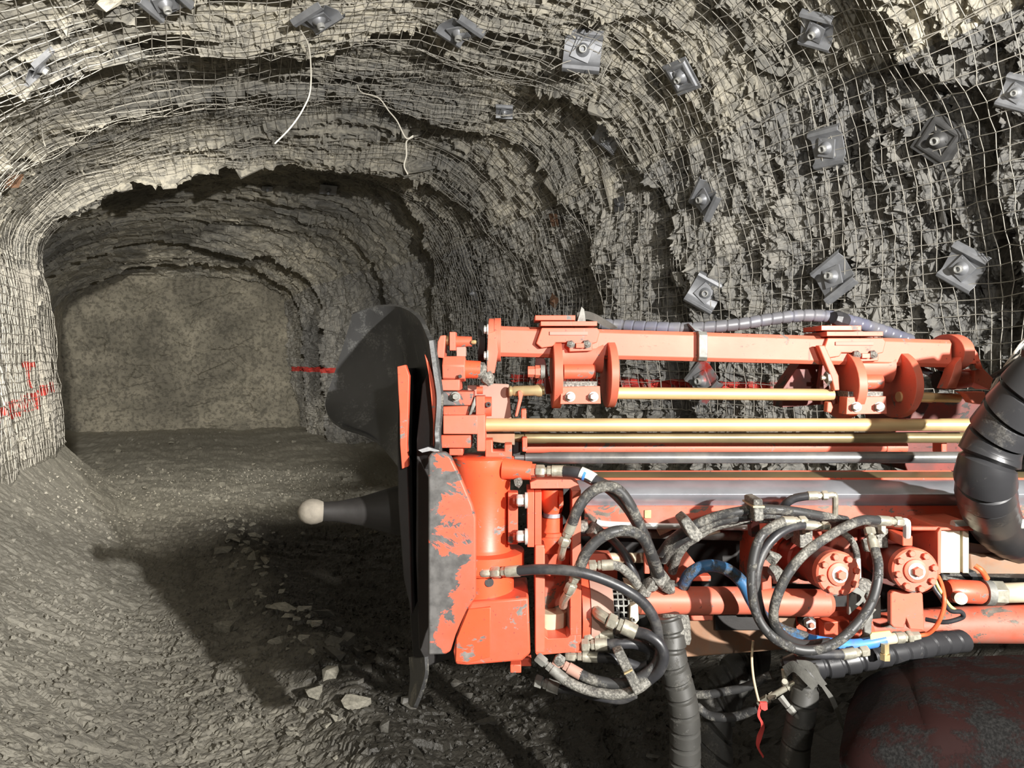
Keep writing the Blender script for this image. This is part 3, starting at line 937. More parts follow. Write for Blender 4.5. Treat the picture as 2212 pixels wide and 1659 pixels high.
def plate_square(mat):
    """square plate with a pressed square ridge round a domed middle and a bolt ring"""
    mb = MB()
    s = 0.13
    mb.prism([Vector((-s, -s, 0)), Vector((s, -s, 0)), Vector((s, s, 0)), Vector((-s, s, 0))], Vector((0, 0, 0.007)))
    prof = [(0.062, 0.005), (0.072, 0.022), (0.086, 0.026), (0.100, 0.020), (0.108, 0.005)]
    vs, fs = [], []
    for (r_, z) in prof:
        for sx, sy in ((-1, -1), (1, -1), (1, 1), (-1, 1)):
            vs.append((sx * r_, sy * r_, z))
    for k in range(4):
        for j in range(4):
            j2 = (j + 1) % 4
            fs.append((k * 4 + j, k * 4 + j2, k * 4 + 4 + j2, k * 4 + 4 + j))
    mb.add(vs, fs)
    parts = [('plate', mb, mat)]
    mb = MB()
    mb.lathe((0, 0, 0.006), (0, 0, 0.045), [(0, 0.055), (0.5, 0.048), (0.85, 0.034), (1.0, 0.026)], 18)
    mb.prism([Vector((0.02, -0.055, 0.007)), Vector((0.058, 0.03, 0.007)), Vector((0.03, 0.05, 0.007))], Vector((0, 0, 0.02)))
    parts.append(('dome', mb, mat))
    mb = MB()
    mb.lathe((0, 0, 0.04), (0, 0, 0.075), [(0, 0.024), (0.7, 0.0255), (1.0, 0.024), (1.0, 0.0165), (0.1, 0.0155)], 18, False)
    parts.append(('bolt_ring', mb, 'bolt'))
    return parts

def plate_small(mat):
    mb = MB()
    s = 0.085
    mb.prism([Vector((-s, -s, 0)), Vector((s, -s, 0)), Vector((s, s, 0)), Vector((-s, s, 0))], Vector((0, 0, 0.008)))
    parts = [('plate', mb, mat)]
    mb = MB()
    mb.lathe((0, 0, 0.006), (0, 0, 0.03), [(0, 0.034), (0.6, 0.03), (1, 0.02)], 12)
    mb.lathe((0, 0, 0.03), (0, 0, 0.055), [(0, 0.018), (1.0, 0.018), (1.0, 0.011), (0.2, 0.011)], 12, False)
    parts.append(('bolt_ring', mb, mat))
    return parts

yL = np.arange(2.0, 13.4, 0.04)
sL = np.arange(0.9, SL - 0.9, 0.04)
SMG = surface(yL[:, None], sL[None, :], False, 0.10)
SPX, SPY, SPD = project(SMG)
pj = {}
def on_rock(px, py):
    """the spot on the meshed rock that shows at this pixel, with its frame"""
    d = (SPX - px) ** 2 + (SPY - py) ** 2 + np.where(SPD < 1.0, 1e9, 0)
    d = d + SPD * 0.5
    i, j = np.unravel_index(np.argmin(d), d.shape)
    return smooth_frame(yL[i], sL[j]) , Vector(SMG[i, j]), SPD[i, j]

PLATE_MESH = {}
def bolt_plate(px, py, size_px, ang, style, mat, label, tilt=(0, 0), back=0.0):
    (p0, ty, ts, n), p, D = on_rock(px, py)
    key = (style, mat)
    if key not in PLATE_MESH:
        PLATE_MESH[key] = {'b': plate_butterfly, 's': plate_square, 'q': plate_small}[style](mat)
    # work in the plane of the rock, "up" of the plate turned towards the picture's up
    up = (UP - n * UP.dot(n))
    if up.length < 0.3:
        up = FW - n * FW.dot(n)
    up.normalize()
    rt = up.cross(n).normalized()
    a = math.radians(ang)
    u2 = up * math.cos(a) + rt * math.sin(a)
    n2 = (n + rt * tilt[0] + up * tilt[1]).normalized()
    u2 = (u2 - n2 * u2.dot(n2)).normalized()
    r2 = u2.cross(n2).normalized()
    # wings of the plate run along its x; lay x up the picture so the ridges lie across
    rot = Matrix((u2, -r2, n2)).transposed().to_euler()
    loc = p + n * (0.0 - back)
    t = thing('bolt_plate', label, 'bolt plate', loc, 'bolt plates on the roof and walls')
    t.rotation_euler = rot
    nominal = {'b': 0.26, 's': 0.26, 'q': 0.17}[style]
    sc = size_px * D / FPX / nominal
    t.scale = (sc, sc, sc)
    for (nm, mb, mt) in PLATE_MESH[key]:
        if ('me', nm) not in pj.setdefault(key, {}):
            WL[t.name] = Vector((0, 0, 0))
            o = emit(mb, nm, mt, parent=t, bevel=0.0015)
            pj[key][('me', nm)] = o
        else:
            src = pj[key][('me', nm)]
            o = src.copy()
            COL.objects.link(o)
            o.parent = t
            o.matrix_parent_inverse = Matrix.Identity(4)
    return t

bolt_plate(360, 4, 92, 8, 'b', 'galv', 'bright grey butterfly plate cut by the top edge, left of the roof', (0, 0.0))
bolt_plate(688, 38, 88, 62, 'b', 'galv', 'tilted grey butterfly plate in the roof above the long pale wire')
bolt_plate(995, 65, 84, 50, 'b', 'galv', 'dull grey plate with tan dust, third along the roof at the top of the picture')
bolt_plate(1262, 112, 88, 4, 'b', 'galv', 'grey plate seen almost edge-on in the roof, with bent wires below it', (0, 1.3))
bolt_plate(1475, 163, 74, 4, 's', 'galv', 'square grey plate with a raised square ridge, facing the camera squarely')
bolt_plate(1770, 62, 82, 40, 'b', 'galv', 'pale plate on a dark one, bright washer corner pointing down, top right of roof')
bolt_plate(1790, 322, 84, 2, 'b', 'galv', 'upright grey butterfly plate with level ridges, in the middle of the right wall')
bolt_plate(2038, 304, 92, 45, 's', 'galv_dark', 'dark square plate hung as a diamond with a bent bolt, upper right wall')
bolt_plate(2206, 205, 70, 30, 'b', 'galv', 'pale plate cut off by the right edge of the picture')
bolt_plate(1316, 292, 66, 55, 'b', 'galv', 'small tilted plate with bright edge on the shoulder right of the roof')
bolt_plate(1527, 430, 74, -38, 'b', 'galv', 'grey plate turned like a diamond beside a dark vertical crevice')
bolt_plate(1524, 630, 72, 40, 'b', 'galv', 'narrow bent plate in the shadowed crevice above the ribbed conduit', (0.55, 0))
bolt_plate(1801, 597, 88, -32, 'b', 'galv', 'large grey plate leaning left, just above the red beam on the right wall')
bolt_plate(2080, 578, 88, 35, 'b', 'galv', 'grey plate with a square washer plate leaning right, far right of the wall')
bolt_plate(1526, 822, 78, -40, 'b', 'galv_red', 'plate splashed with the red paint line, behind the upper gold tube')
bolt_plate(1196, 476, 28, 12, 'q', 'rust', 'small rusty square plate on the shoulder, above the other rusty one')
bolt_plate(1196, 650, 26, 40, 'q', 'rust', 'small rusty plate turned as a diamond low on the wall above the red beam')
bolt_plate(76, 138, 76, -48, 'b', 'galv', 'long edge-on grey plate among the crowded mesh at the upper left', (0.5, 0.3))
bolt_plate(30, 392, 36, 0, 'q', 'rust', 'rusty stained round-looking plate at the left edge of the roof')
bolt_plate(708, 408, 36, 5, 'q', 'galv', 'small grey plate hanging at the lip of the dark brow')
bolt_plate(578, 408, 22, 20, 'q', 'galv', 'tiny pale plate at the brow, left of the other small one')
bolt_plate(1338, 445, 30, 0, 'q', 'galv_dark', 'small dark round bolt plate deep in the black crevice of the shoulder')
bolt_plate(1092, 240, 40, 10, 'b', 'galv', 'small bright plate caught in loose wire ends under the roof')
bolt_plate(1022, 632, 32, 10, 'q', 'galv', 'small flat grey plate on the wall above the red end flange')

# loose wires hanging from the mesh
def loose_wire(pts, rad, mat, label, lift=0.05, name='loose_wire'):
    """pts: pixels; the first is on the rock, the rest hang free at a distance of their own"""
    q = [P(x, y, d) for (x, y, d) in pts]
    mb = MB().tube(q, rad, 6, 8)
    return emit(mb, name, mat, None, label, 'wire', 'loose wires hanging from the mesh')

loose_wire([(650, 66, 5.2), (668, 105, 5.15), (671, 190, 5.1), (655, 235, 5.1), (628, 275, 5.1), (594, 310, 5.15)], 0.0050, 'wire_pale', 'long pale wire hanging from the roof and curving to the left')
loose_wire([(772, 185, 5.9), (782, 200, 5.85), (818, 212, 5.8), (840, 240, 5.8), (858, 262, 5.8), (877, 298, 5.8), (893, 293, 5.8)], 0.005, 'wire_pale', 'thin kinked wire running down the roof to a hooked end')
loose_wire([(892, 296, 5.9), (878, 306, 5.85), (878, 335, 5.85), (873, 358, 5.85), (881, 377, 5.85)], 0.006, 'wire_pale', 'short hooked wire dangling below the kinked one in the roof')
loose_wire([(88, 240, 6.2), (90, 270, 6.15), (93, 300, 6.15), (98, 316, 6.2)], 0.005, 'wire_pale', 'short straight wire standing off the left roof shoulder')
loose_wire([(498, 35, 5.0), (508, 55, 4.95), (515, 80, 4.95)], 0.004, 'wire', 'short bent wire end in the dark hollow left of the long pale wire')
loose_wire([(2, 848, 6.2), (5, 860, 6.2), (10, 875, 6.2), (20, 884, 6.3)], 0.006, 'wire_pale', 'white curved wire at the left edge above the red paint')
r = random.Random(77)
for k, (bx_, by_, ang, L) in enumerate([(1230, 165, 20, 60), (1225, 150, -35, 55), (1270, 150, -70, 60), (1190, 150, 30, 50), (1300, 170, 60, 45), (1085, 250, 8, 70), (1060, 245, -15, 45)]):
    (p0, ty, ts, n), p, D = on_rock(bx_, by_)
    a = math.radians(ang)
    D -= 0.22
    q = [(bx_, by_, D), (bx_ + 0.5 * L * math.cos(a) + r.uniform(-5, 5), by_ - 0.5 * L * math.sin(a) + r.uniform(-5, 5), D - 0.02), (bx_ + L * math.cos(a), by_ - L * math.sin(a) + r.uniform(-8, 8), D - 0.03)]
    loose_wire(q, 0.0035, 'wire', ['longest wire end of the tangle under the edge-on roof plate', 'wire end of the tangle sloping down right under the edge-on plate', 'wire end bent straight down below the edge-on roof plate', 'wire end at the left of the tangle by the edge-on plate', 'wire end standing up at the right of the tangle', 'bent wire end right of the small bright roof plate', 'bent wire end left of the small bright roof plate'][k])
# ------------------------------------------------------------------ the bolting head on the end of its boom
HEAD = thing('bolting_head', 'orange-red rock bolting head with scarred guard plate, motors and feed rail', 'drill head', P(1063, 1440, 2.55))
def part(name, mb, mat, **kw):
    return emit(mb, name, mat, HEAD, bevel=kw.pop('bevel', 0.003), **kw)
def sub(parent, name, mb, mat, **kw):
    return emit(mb, name, mat, parent, bevel=kw.pop('bevel', 0.0015), **kw)
def hex_bolt(parent, a, b, rpx, mat='bolt', name='hex_bolt'):
    """bolt head with washer, axis from pixel point a (seat) to b (top of head)"""
    A, B = P(*a), P(*b)
    r_ = rpx * a[2] / FPX
    mb = MB().lathe(A, A.lerp(B, 0.25), [(0, r_ * 1.35), (1, r_ * 1.35)], 16)
    mb.lathe(A.lerp(B, 0.2), B, [(0, r_), (0.85, r_), (1, r_ * 0.82)], 6)
    return sub(parent, name, mb, mat, bevel=0)

# black rubber hood: a belt sheet curling round the head
rowsH = [
    [P(936, 735, 2.44), P(910, 684, 2.64), P(868, 660, 2.86), P(812, 660, 2.93), P(763, 675, 2.96)],
    [P(945, 800, 2.43), P(922, 740, 2.67), P(872, 712, 2.92), P(806, 716, 3.0), P(746, 735, 3.03)],
    [P(953, 860, 2.43), P(928, 815, 2.69), P(876, 790, 2.96), P(800, 790, 3.04), P(727, 800, 3.07)],
    [P(949, 930, 2.43), P(928, 900, 2.69), P(874, 875, 2.94), P(797, 868, 3.03), P(706, 868, 3.06)],
    [P(946, 975, 2.44), P(918, 970, 2.67), P(862, 950, 2.88), P(792, 930, 2.97), P(712, 905, 3.01)],
    [P(905, 1052, 2.62), P(882, 1030, 2.74), P(850, 990, 2.87), P(802, 950, 2.93), P(738, 927, 2.97)],
]
hood = part('splash_hood', MB().sheet(rowsH, 8, 6, 0.014), 'hood', bevel=0, smooth=50)
edge = [P(936, 735, 2.45), P(945, 790, 2.44), P(954, 862, 2.44), P(949, 930, 2.44), P(951, 975, 2.44)]
sub(hood, 'hood_lip', MB().tube(edge, 0.007, 8, 8), 'rubber_mud', bevel=0)
# end plates behind the hood: red ribs edge-on, discs and frame coloured dark for their shade
mb = MB().pg([(858, 792), (876, 788), (884, 812), (882, 890), (879, 960), (882, 1008), (868, 1013), (864, 960), (863, 890), (860, 840)], 2.46, 0.035)
bar1 = part('guard_rib', mb, 'red', bevel=0.002)
mb = MB().pg([(917, 765), (926, 783), (938, 821), (943, 864), (948, 918), (948, 976), (936, 974), (936, 913), (931, 859), (926, 810)], 2.45, 0.03)
part('guard_rib', mb, 'red', bevel=0.002)
part('guard_disc', MB().pg([(862, 805), (872, 795), (880, 1010), (886, 1180), (890, 1330), (872, 1250), (860, 1085), (858, 940)], 2.50, 0.55), 'dark')
part('guard_disc', MB().pg([(928, 800), (938, 840), (944, 900), (944, 1000), (942, 1430), (925, 1440), (905, 1400), (898, 1200), (900, 950), (912, 830)], 2.52, 0.5), 'dark')
part('end_frame', MB().pg([(860, 900), (905, 820), (942, 800), (980, 850), (980, 1420), (925, 1440), (893, 1430), (880, 1250), (866, 1080)], 2.80, 0.12), 'dark')
flap = [[P(925, 1418, 2.42), P(905, 1420, 2.55), P(890, 1418, 2.7)], [P(926, 1455, 2.42), P(908, 1462, 2.55), P(893, 1462, 2.7)], [P(915, 1495, 2.44), P(900, 1500, 2.56), P(890, 1495, 2.7)], [P(901, 1530, 2.46), P(895, 1528, 2.56), P(889, 1520, 2.68)]]
part('rubber_flap', MB().sheet(flap, 6, 5, 0.012), 'rubber_mud', bevel=0, smooth=50)
# stinger
mb = MB().lathe(P(905, 1102, 2.78), P(696, 1105, 2.72), [(0, 0.095), (0.25, 0.088), (0.6, 0.052), (0.85, 0.036), (1.0, 0.034)], 20)
sting = part('stinger', mb, 'dark', bevel=0)
mb = MB().lathe(P(704, 1105, 2.72), P(643, 1105, 2.70), [(0, 0.024), (0.12, 0.036), (0.3, 0.043), (0.5, 0.046), (0.7, 0.042), (0.85, 0.033), (0.95, 0.020), (1.0, 0.004)], 20)
sub(sting, 'stinger_tip', mb, 'tip', bevel=0, label='rounded dusty pale tip')

# scarred guard plate
gp = [(925, 988), (932, 978), (962, 977), (974, 988), (999, 1040), (1020, 1090), (1028, 1118), (1028, 1290), (1008, 1318), (994, 1348), (984, 1372), (973, 1408), (962, 1414), (925, 1416)]
part('scarred_guard_plate', MB().pg(gp, 2.33, 0.035), 'red_scarred', bevel=0.006, label='bent guard plate scraped to bare grey metal')
part('torn_bracket', MB().pgd([(902, 972, 2.40), (925, 965, 2.42), (948, 972, 2.42), (955, 980, 2.42), (930, 974, 2.42), (912, 978, 2.40)], FW * 0.05), 'rubber', bevel=0.001)

# slew cylinder
cx, d0 = 1044, 2.53
c0, c1 = P(cx, 984, d0), P(cx, 1292, d0)
H = 1292 - 984
R = lambda px: px * d0 / FPX
prof = [(0, R(60)), (0.012, R(67)), (0.05, R(67)), (0.10, R(65)), (0.19, R(58)), (0.62, R(57)), (0.64, R(60)), (0.653, R(62)), (0.66, R(88)), (0.765, R(88)), (0.785, R(84)), (0.79, R(66)), (0.99, R(66)), (1.0, R(64))]
slew = part('slew_cylinder', MB().lathe(c0, c1, prof, 40), 'red_clean', bevel=0, smooth=30)
sub(slew, 'port_boss', MB().cy((1085, 1012, 2.47), (1148, 1017, 2.46), 23, 20, 24), 'red_clean')
sub(slew, 'port_boss', MB().cy((1144, 1017, 2.46), (1158, 1017, 2.46), 15, 15, 6), 'red', bevel=0)
sub(slew, 'pin_hole', MB().lathe(P(1057, 1258, 2.428), P(1057, 1258, 2.46), [(0, 0.0145), (1, 0.0145)], 16), 'dark', bevel=0)
# base block
bb = [(985, 1378), (1008, 1318), (1018, 1301), (1142, 1291), (1146, 1412), (1128, 1428), (1010, 1438), (984, 1436), (979, 1408)]
part('base_block', MB().pg(bb, 2.41, 0.24), 'red', bevel=0.007)
part('base_block_facet', MB().pgd([(986, 1380, 2.405), (1012, 1316, 2.405), (1060, 1312, 2.398), (1058, 1420, 2.398), (1010, 1433, 2.402), (984, 1430, 2.405)], FW * 0.03), 'red_clean', bevel=0.002)
part('base_tab', MB().bx(1102, 1436, 1126, 1454, 2.45, 0.05), 'red')
part('base_tab', MB().bx(1112, 1422, 1148, 1440, 2.50, 0.12), 'red')
# mount bracket with two bolts
mbk = part('mount_bracket', MB().bx(1097, 1064, 1119, 1176, 2.46, 0.05), 'red')
sub(mbk, 'bracket_cheek', MB().bx(1139, 1063, 1154, 1182, 2.42, 0.16), 'red')
sub(mbk, 'bracket_cheek', MB().bx(1155, 1063, 1170, 1182, 2.43, 0.16), 'red')
for yb in (1081, 1159):
    hex_bolt(mbk, (1140, yb, 2.40), (1116, yb, 2.40), 13)
    sub(mbk, 'bolt_shank', MB().cy((1118, yb, 2.42), (1108, yb, 2.42), 8, 8, 12), 'red', bevel=0)

# window plate with the swivel inside
wp = part('window_plate', MB().bx(1156, 1178, 1177, 1410, 2.42, 0.16), 'red_faded')
sub(wp, 'plate_rim', MB().pg([(1145, 1042), (1160, 1036), (1238, 1036), (1249, 1044), (1255, 1062), (1236, 1062), (1232, 1055), (1146, 1056)], 2.44, 0.2), 'red_faded')
sub(wp, 'plate_rim', MB().bx(1236, 1058, 1255, 1240, 2.44, 0.12), 'red_faded')
sub(wp, 'plate_rim', MB().bx(1232, 1236, 1256, 1410, 2.43, 0.10), 'red')
sub(wp, 'plate_rim', MB().pg([(1156, 1410), (1160, 1416), (1248, 1408), (1256, 1398), (1256, 1372), (1232, 1372), (1226, 1378), (1184, 1380), (1177, 1374), (1156, 1372)], 2.425, 0.15), 'red')
sub(wp, 'window_cheek', MB().pgd([(1233, 1240, 2.45), (1233, 1370, 2.45), (1214, 1385, 2.62), (1214, 1240, 2.62)], RX * 0.006), 'grey_iron')
sub(wp, 'back_web', MB().bx(1165, 1052, 1250, 1400, 2.64, 0.04), 'dark')  # red web coloured dark, the shade inside the window painted in
sw = part('swivel', MB().lathe(P(1193, 1056, 2.53), P(1193, 1116, 2.53), [(0, R(24)), (0.62, R(24)), (0.8, R(21)), (0.95, R(15)), (1, R(15))], 24), 'red_clean', bevel=0, smooth=30)
sub(sw, 'swivel_flange', MB().cy((1207, 1080, 2.50), (1216, 1080, 2.50), 20, 16, 6), 'red_clean', bevel=0)
sub(sw, 'seal_band', MB().lathe(P(1193, 1108, 2.52), P(1193, 1116, 2.52), [(0, R(20)), (1, R(20))], 24), 'steel', bevel=0)
sub(sw, 'swivel_body', MB().lathe(P(1190, 1116, 2.53), P(1190, 1190, 2.53), [(0, R(26)), (0.4, R(26)), (0.42, R(32)), (0.52, R(32)), (0.54, R(29)), (1, R(29))], 24), 'red_clean', bevel=0, smooth=30)
sub(sw, 'swivel_foot', MB().pgd([(1177, 1190, 2.50), (1232, 1190, 2.52), (1226, 1300, 2.58), (1177, 1320, 2.56)], FW * 0.04), 'red_dirty')
sub(sw, 'pale_shaft', MB().lathe(P(1190, 1315, 2.56), P(1190, 1372, 2.56), [(0, R(40)), (0.5, R(38)), (1, R(30))], 24), 'beige', bevel=0)

# drive housing and perforated coupling guard
dh = part('drive_housing', MB().lathe(P(1252, 1318, 2.56), P(1312, 1318, 2.56), [(0, R(80)), (0.3, R(80)), (0.75, R(76)), (1.0, R(66))], 36), 'red', bevel=0, smooth=40)
sub(dh, 'housing_sleeve', MB().lathe(P(1270, 1318, 2.555), P(1318, 1318, 2.555), [(0, R(80.5)), (0.35, R(79)), (1.0, R(68)), (1.0, R(30))], 36, False), 'taupe', bevel=0, smooth=40)
sub(dh, 'coupling_shaft', MB().lathe(P(1310, 1318, 2.57), P(1400, 1318, 2.57), [(0, R(34)), (1, R(34))], 24), 'dark', bevel=0)
mb = MB()
xs_ = [1318, 1329, 1340, 1351, 1362]
for x in xs_:
    mb.lathe(P(x - 1.6, 1312, 2.56), P(x + 1.6, 1312, 2.56), [(0, R(52)), (0, R(55)), (1, R(55)), (1, R(52)), (0, R(52))], 40, False)
a0, a1 = P(1316, 1312, 2.56), P(1364, 1312, 2.56)
for k in range(26):
    th = 2 * math.pi * k / 26
    off = UP * (math.cos(th) * R(53.5)) + FW * (math.sin(th) * R(53.5))
    tang = (-UP * math.sin(th) + FW * math.cos(th)) * R(1.7)
    rad_ = (UP * math.cos(th) + FW * math.sin(th)) * R(1.5)
    mb.prism([a0 + off - tang - rad_, a0 + off + tang - rad_, a0 + off + tang + rad_, a0 + off - tang + rad_], a1 - a0)
pgd_ = part('perforated_guard', mb, 'grey_iron', bevel=0, label='grey square-holed coupling guard')
sub(pgd_, 'guard_clamp', MB().pg([(1362, 1310), (1378, 1302), (1380, 1340), (1372, 1350), (1360, 1350)], 2.46, 0.05), 'cream')
sub(pgd_, 'guard_clamp', MB().pg([(1352, 1262), (1378, 1268), (1384, 1296), (1362, 1296)], 2.47, 0.08), 'beige')
sub(pgd_, 'clamp_screw', MB().lathe(P(1369, 1339, 2.455), P(1369, 1339, 2.44), [(0, 0.008), (1, 0.008), (1, 0.004), (0.3, 0.004)], 12, False), 'bolt', bevel=0)

# lower tube and box girder
lt = part('lower_tube', MB().lathe(P(1376, 1297, 2.50), P(1632, 1297, 2.52), [(0, R(22)), (0.02, R(29)), (1, R(29))], 28), 'red_faded', bevel=0, smooth=30)
sub(lt, 'tube_sleeve', MB().lathe(P(1628, 1300, 2.52), P(1796, 1303, 2.53), [(0, R(29)), (0.93, R(29)), (1, R(20))], 28), 'red_faded', bevel=0, smooth=30)
part('box_girder', MB().pg([(1440, 1332), (1720, 1332), (1725, 1392), (1700, 1404), (1440, 1424)], 2.60, 0.2), 'brown', bevel=0.006)
part('girder_lug', MB().bx(1492, 1330, 1540, 1341, 2.57, 0.03), 'red_faded')
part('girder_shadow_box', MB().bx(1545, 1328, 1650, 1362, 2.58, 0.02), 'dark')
# boom tube running off to the right
bt = part('boom_tube', MB().lathe(P(1700, 1358, 2.74), P(2850, 1330, 2.62), [(0, R(24)), (0.17, R(30)), (0.3, R(40)), (0.5, R(47)), (1, R(52))], 32), 'red_dirty', bevel=0, smooth=30)
part('boom_plate', MB().pg([(1640, 1326), (1880, 1318), (1900, 1400), (1700, 1408), (1650, 1370)], 2.66, 0.05), 'red')
part('pivot_lug', MB().pg([(1780, 1345), (1835, 1340), (1838, 1400), (1782, 1402)], 2.58, 0.05), 'red')
pl = part('pivot_pin', MB().cy((1736, 1338, 2.62), (1748, 1345, 2.52), 14, 14, 20), 'dark', bevel=0)
sub(pl, 'pivot_nut', MB().cy((1744, 1343, 2.54), (1752, 1350, 2.48), 12, 11, 6), 'bolt', bevel=0)
sub(pl, 'pivot_stud', MB().cy((1751, 1348, 2.50), (1755, 1352, 2.46), 6, 5, 14), 'red_faded', bevel=0)

# feed rail: top strip, bright slide rail, red web
def rail_profile(pts, x0, x1):
    a = [P(x0, y, d) for (y, d) in pts]
    ref = 2.65
    return MB().prism(a, RX * ((x1 - x0) / FPX * ref))
rail = part('feed_beam', rail_profile([(1092, 2.60), (1143, 2.60), (1143, 2.74), (1092, 2.74)], 1262, 2900), 'red_dirty')
sub(rail, 'slide_rail', rail_profile([(1036, 2.70), (1040, 2.64), (1060, 2.58), (1068, 2.565), (1078, 2.575), (1084, 2.60), (1094, 2.61), (1094, 2.72), (1036, 2.74)], 1246, 2900), 'steel', label='worn bright steel slide rail')
sub(rail, 'top_strip', rail_profile([(1019, 2.78), (1033, 2.72), (1033, 2.84), (1019, 2.84)], 1240, 2900), 'gold_dark')
sub(rail, 'strip_edge', rail_profile([(1032, 2.705), (1038, 2.70), (1038, 2.80), (1032, 2.80)], 1235, 2900), 'red')
sub(rail, 'strip_edge', rail_profile([(1016, 2.80), (1020, 2.79), (1020, 2.85), (1016, 2.85)], 1240, 2100), 'red_faded')
sub(rail, 'void_backing', MB().bx(1255, 1143, 2900, 1330, 2.86, 0.05), 'dark')  # dark backing sheet, stands for the black shade of the void
sub(rail, 'weld_pad', MB().bx(1392, 1102, 1407, 1120, 2.595, 0.01), 'gold_pale')
part('feed_pipe', MB().tube([P(1288, 1128, 2.60), P(1310, 1132, 2.60), P(1400, 1136, 2.60), P(1630, 1139, 2.60)], 0.011, 14, 4), 'pale_pipe', bevel=0)
part('feed_pipe', MB().cy((1318, 1150, 2.70), (1640, 1158, 2.72), 11, 11, 16), 'grey_iron', bevel=0)
part('feed_pipe', MB().cy((2058, 1134, 2.42), (2850, 1122, 2.42), 10.5, 11, 18), 'pale_pipe', bevel=0, label='pale steel pipe at the right edge')
part('side_rod', MB().cy((1255, 1205, 2.72), (1420, 1205, 2.72), 11, 11, 16), 'beige', bevel=0)
part('link_plate', MB().pg([(1254, 1196), (1318, 1196), (1334, 1230), (1334, 1262), (1254, 1262)], 2.66, 0.05), 'red_faded')
part('link_plate', MB().pg([(1392, 1196), (1400, 1190), (1404, 1240), (1392, 1240)], 2.60, 0.02), 'red_faded')
part('link_plate', MB().pg([(1440, 1196), (1482, 1190), (1506, 1222), (1482, 1240), (1460, 1262), (1440, 1262)], 2.62, 0.05), 'red_faded')
part('link_plate', MB().bx(1490, 1244, 1536, 1256, 2.60, 0.04), 'red')
part('roller', MB().cy((1420, 1146, 2.66), (1450, 1132, 2.66), 12, 12, 18), 'cream', bevel=0)
part('roller', MB().cy((1520, 1148, 2.66), (1552, 1140, 2.66), 11, 11, 18), 'cream', bevel=0)

# jaws at the front of the rods
part('front_jaw', MB().bx(957, 897, 1032, 938, 2.44, 0.16), 'red_faded')
part('front_jaw', MB().bx(1030, 896, 1048, 975, 2.45, 0.18), 'red_faded')
part('front_jaw', MB().bx(953, 940, 1017, 968, 2.46, 0.15), 'red')
part('front_jaw', MB().bx(970, 968, 1000, 984, 2.48, 0.1), 'red')
part('front_jaw', MB().pg([(1048, 950), (1064, 950), (1064, 975), (1090, 975), (1090, 960), (1106, 960), (1106, 990), (1048, 990)], 2.50, 0.08), 'red')
jb = part('jaw_block', MB().bx(952, 846, 1022, 876, 2.45, 0.16), 'red_scarred')
hex_bolt(jb, (984, 857, 2.45), (984, 857, 2.425), 8, 'grey_iron')
part('jaw_block', MB().pg([(957, 878), (1018, 876), (1014, 897), (957, 897)], 2.46, 0.15), 'red')
jc = part('jaw_cylinder', MB().cy((1030, 878, 2.52), (1062, 878, 2.52), 22, 21, 24), 'red', bevel=0)
sub(jc, 'cylinder_port', MB().lathe(P(1055, 874, 2.485), P(1055, 874, 2.47), [(0, 0.009), (1, 0.009), (1, 0.004), (0.2, 0.004)], 14, False), 'dark', bevel=0)
sub(jc, 'cylinder_collar', MB().bx(1028, 856, 1047, 900, 2.47, 0.1), 'red')
sub(jc, 'cylinder_nub', MB().cy((1030, 843, 2.5), (1043, 843, 2.5), 8, 8, 14), 'red', bevel=0)
part('side_panel', MB().pg([(1010, 832), (1058, 832), (1058, 828), (1099, 830), (1105, 905), (1048, 905), (1010, 860)], 2.58, 0.02), 'taupe')
part('side_panel', MB().pg([(1048, 936), (1112, 936), (1112, 962), (1048, 952)], 2.60, 0.05), 'brown')
part('torn_bracket', MB().pg([(1019, 874), (1026, 856), (1027, 876), (1018, 896), (1012, 898)], 2.44, 0.03), 'grey_iron')
gr = part('gripper_cylinder', MB().cy((957, 797, 2.50), (1006, 797, 2.50), 29, 29, 6, 0.26), 'red_faded', bevel=0.004)
sub(gr, 'gripper_neck', MB().cy((1005, 798, 2.50), (1038, 799, 2.50), 20, 19, 20), 'red_clean', bevel=0)
sub(gr, 'gripper_mud', MB().lathe(P(1034, 800, 2.50), P(1050, 804, 2.50), [(0, 0.028), (0.5, 0.030), (1, 0.016)], 9), 'rubber_crust', bevel=0)
sub(gr, 'gripper_hole', MB().lathe(P(994, 813, 2.452), P(994, 813, 2.47), [(0, 0.006), (1, 0.006)], 12), 'dark', bevel=0)
part('gripper_foot', MB().bx(950, 820, 993, 844, 2.46, 0.16), 'red_faded')
part('gripper_seal', MB().cy((947, 797, 2.52), (957, 797, 2.52), 24, 26, 20), 'dark', bevel=0)
tp = part('top_clamp', MB().pg([(951, 725), (963, 724), (959, 774), (943, 772), (945, 738)], 2.48, 0.1), 'red_faded')
sub(tp, 'clamp_ring', MB().cy((964, 736, 2.52), (970, 736, 2.52), 11, 11, 16), 'gold_pale', bevel=0)
tc_ = part('top_cylinder', MB().cy((984, 738, 2.52), (1019, 738, 2.52), 12, 11, 20), 'red', bevel=0)
sub(tc_, 'cylinder_collar', MB().bx(971, 717, 984, 757, 2.48, 0.07), 'red_faded')
sub(tc_, 'grease_nipple', MB().lathe(P(1018, 739, 2.5), P(1029, 739, 2.5), [(0, 0.005), (0.4, 0.0075), (0.8, 0.0075), (1, 0.004)], 14), 'brass', bevel=0)
sub(tc_, 'cylinder_foot', MB().bx(986, 748, 1006, 770, 2.52, 0.05), 'taupe')
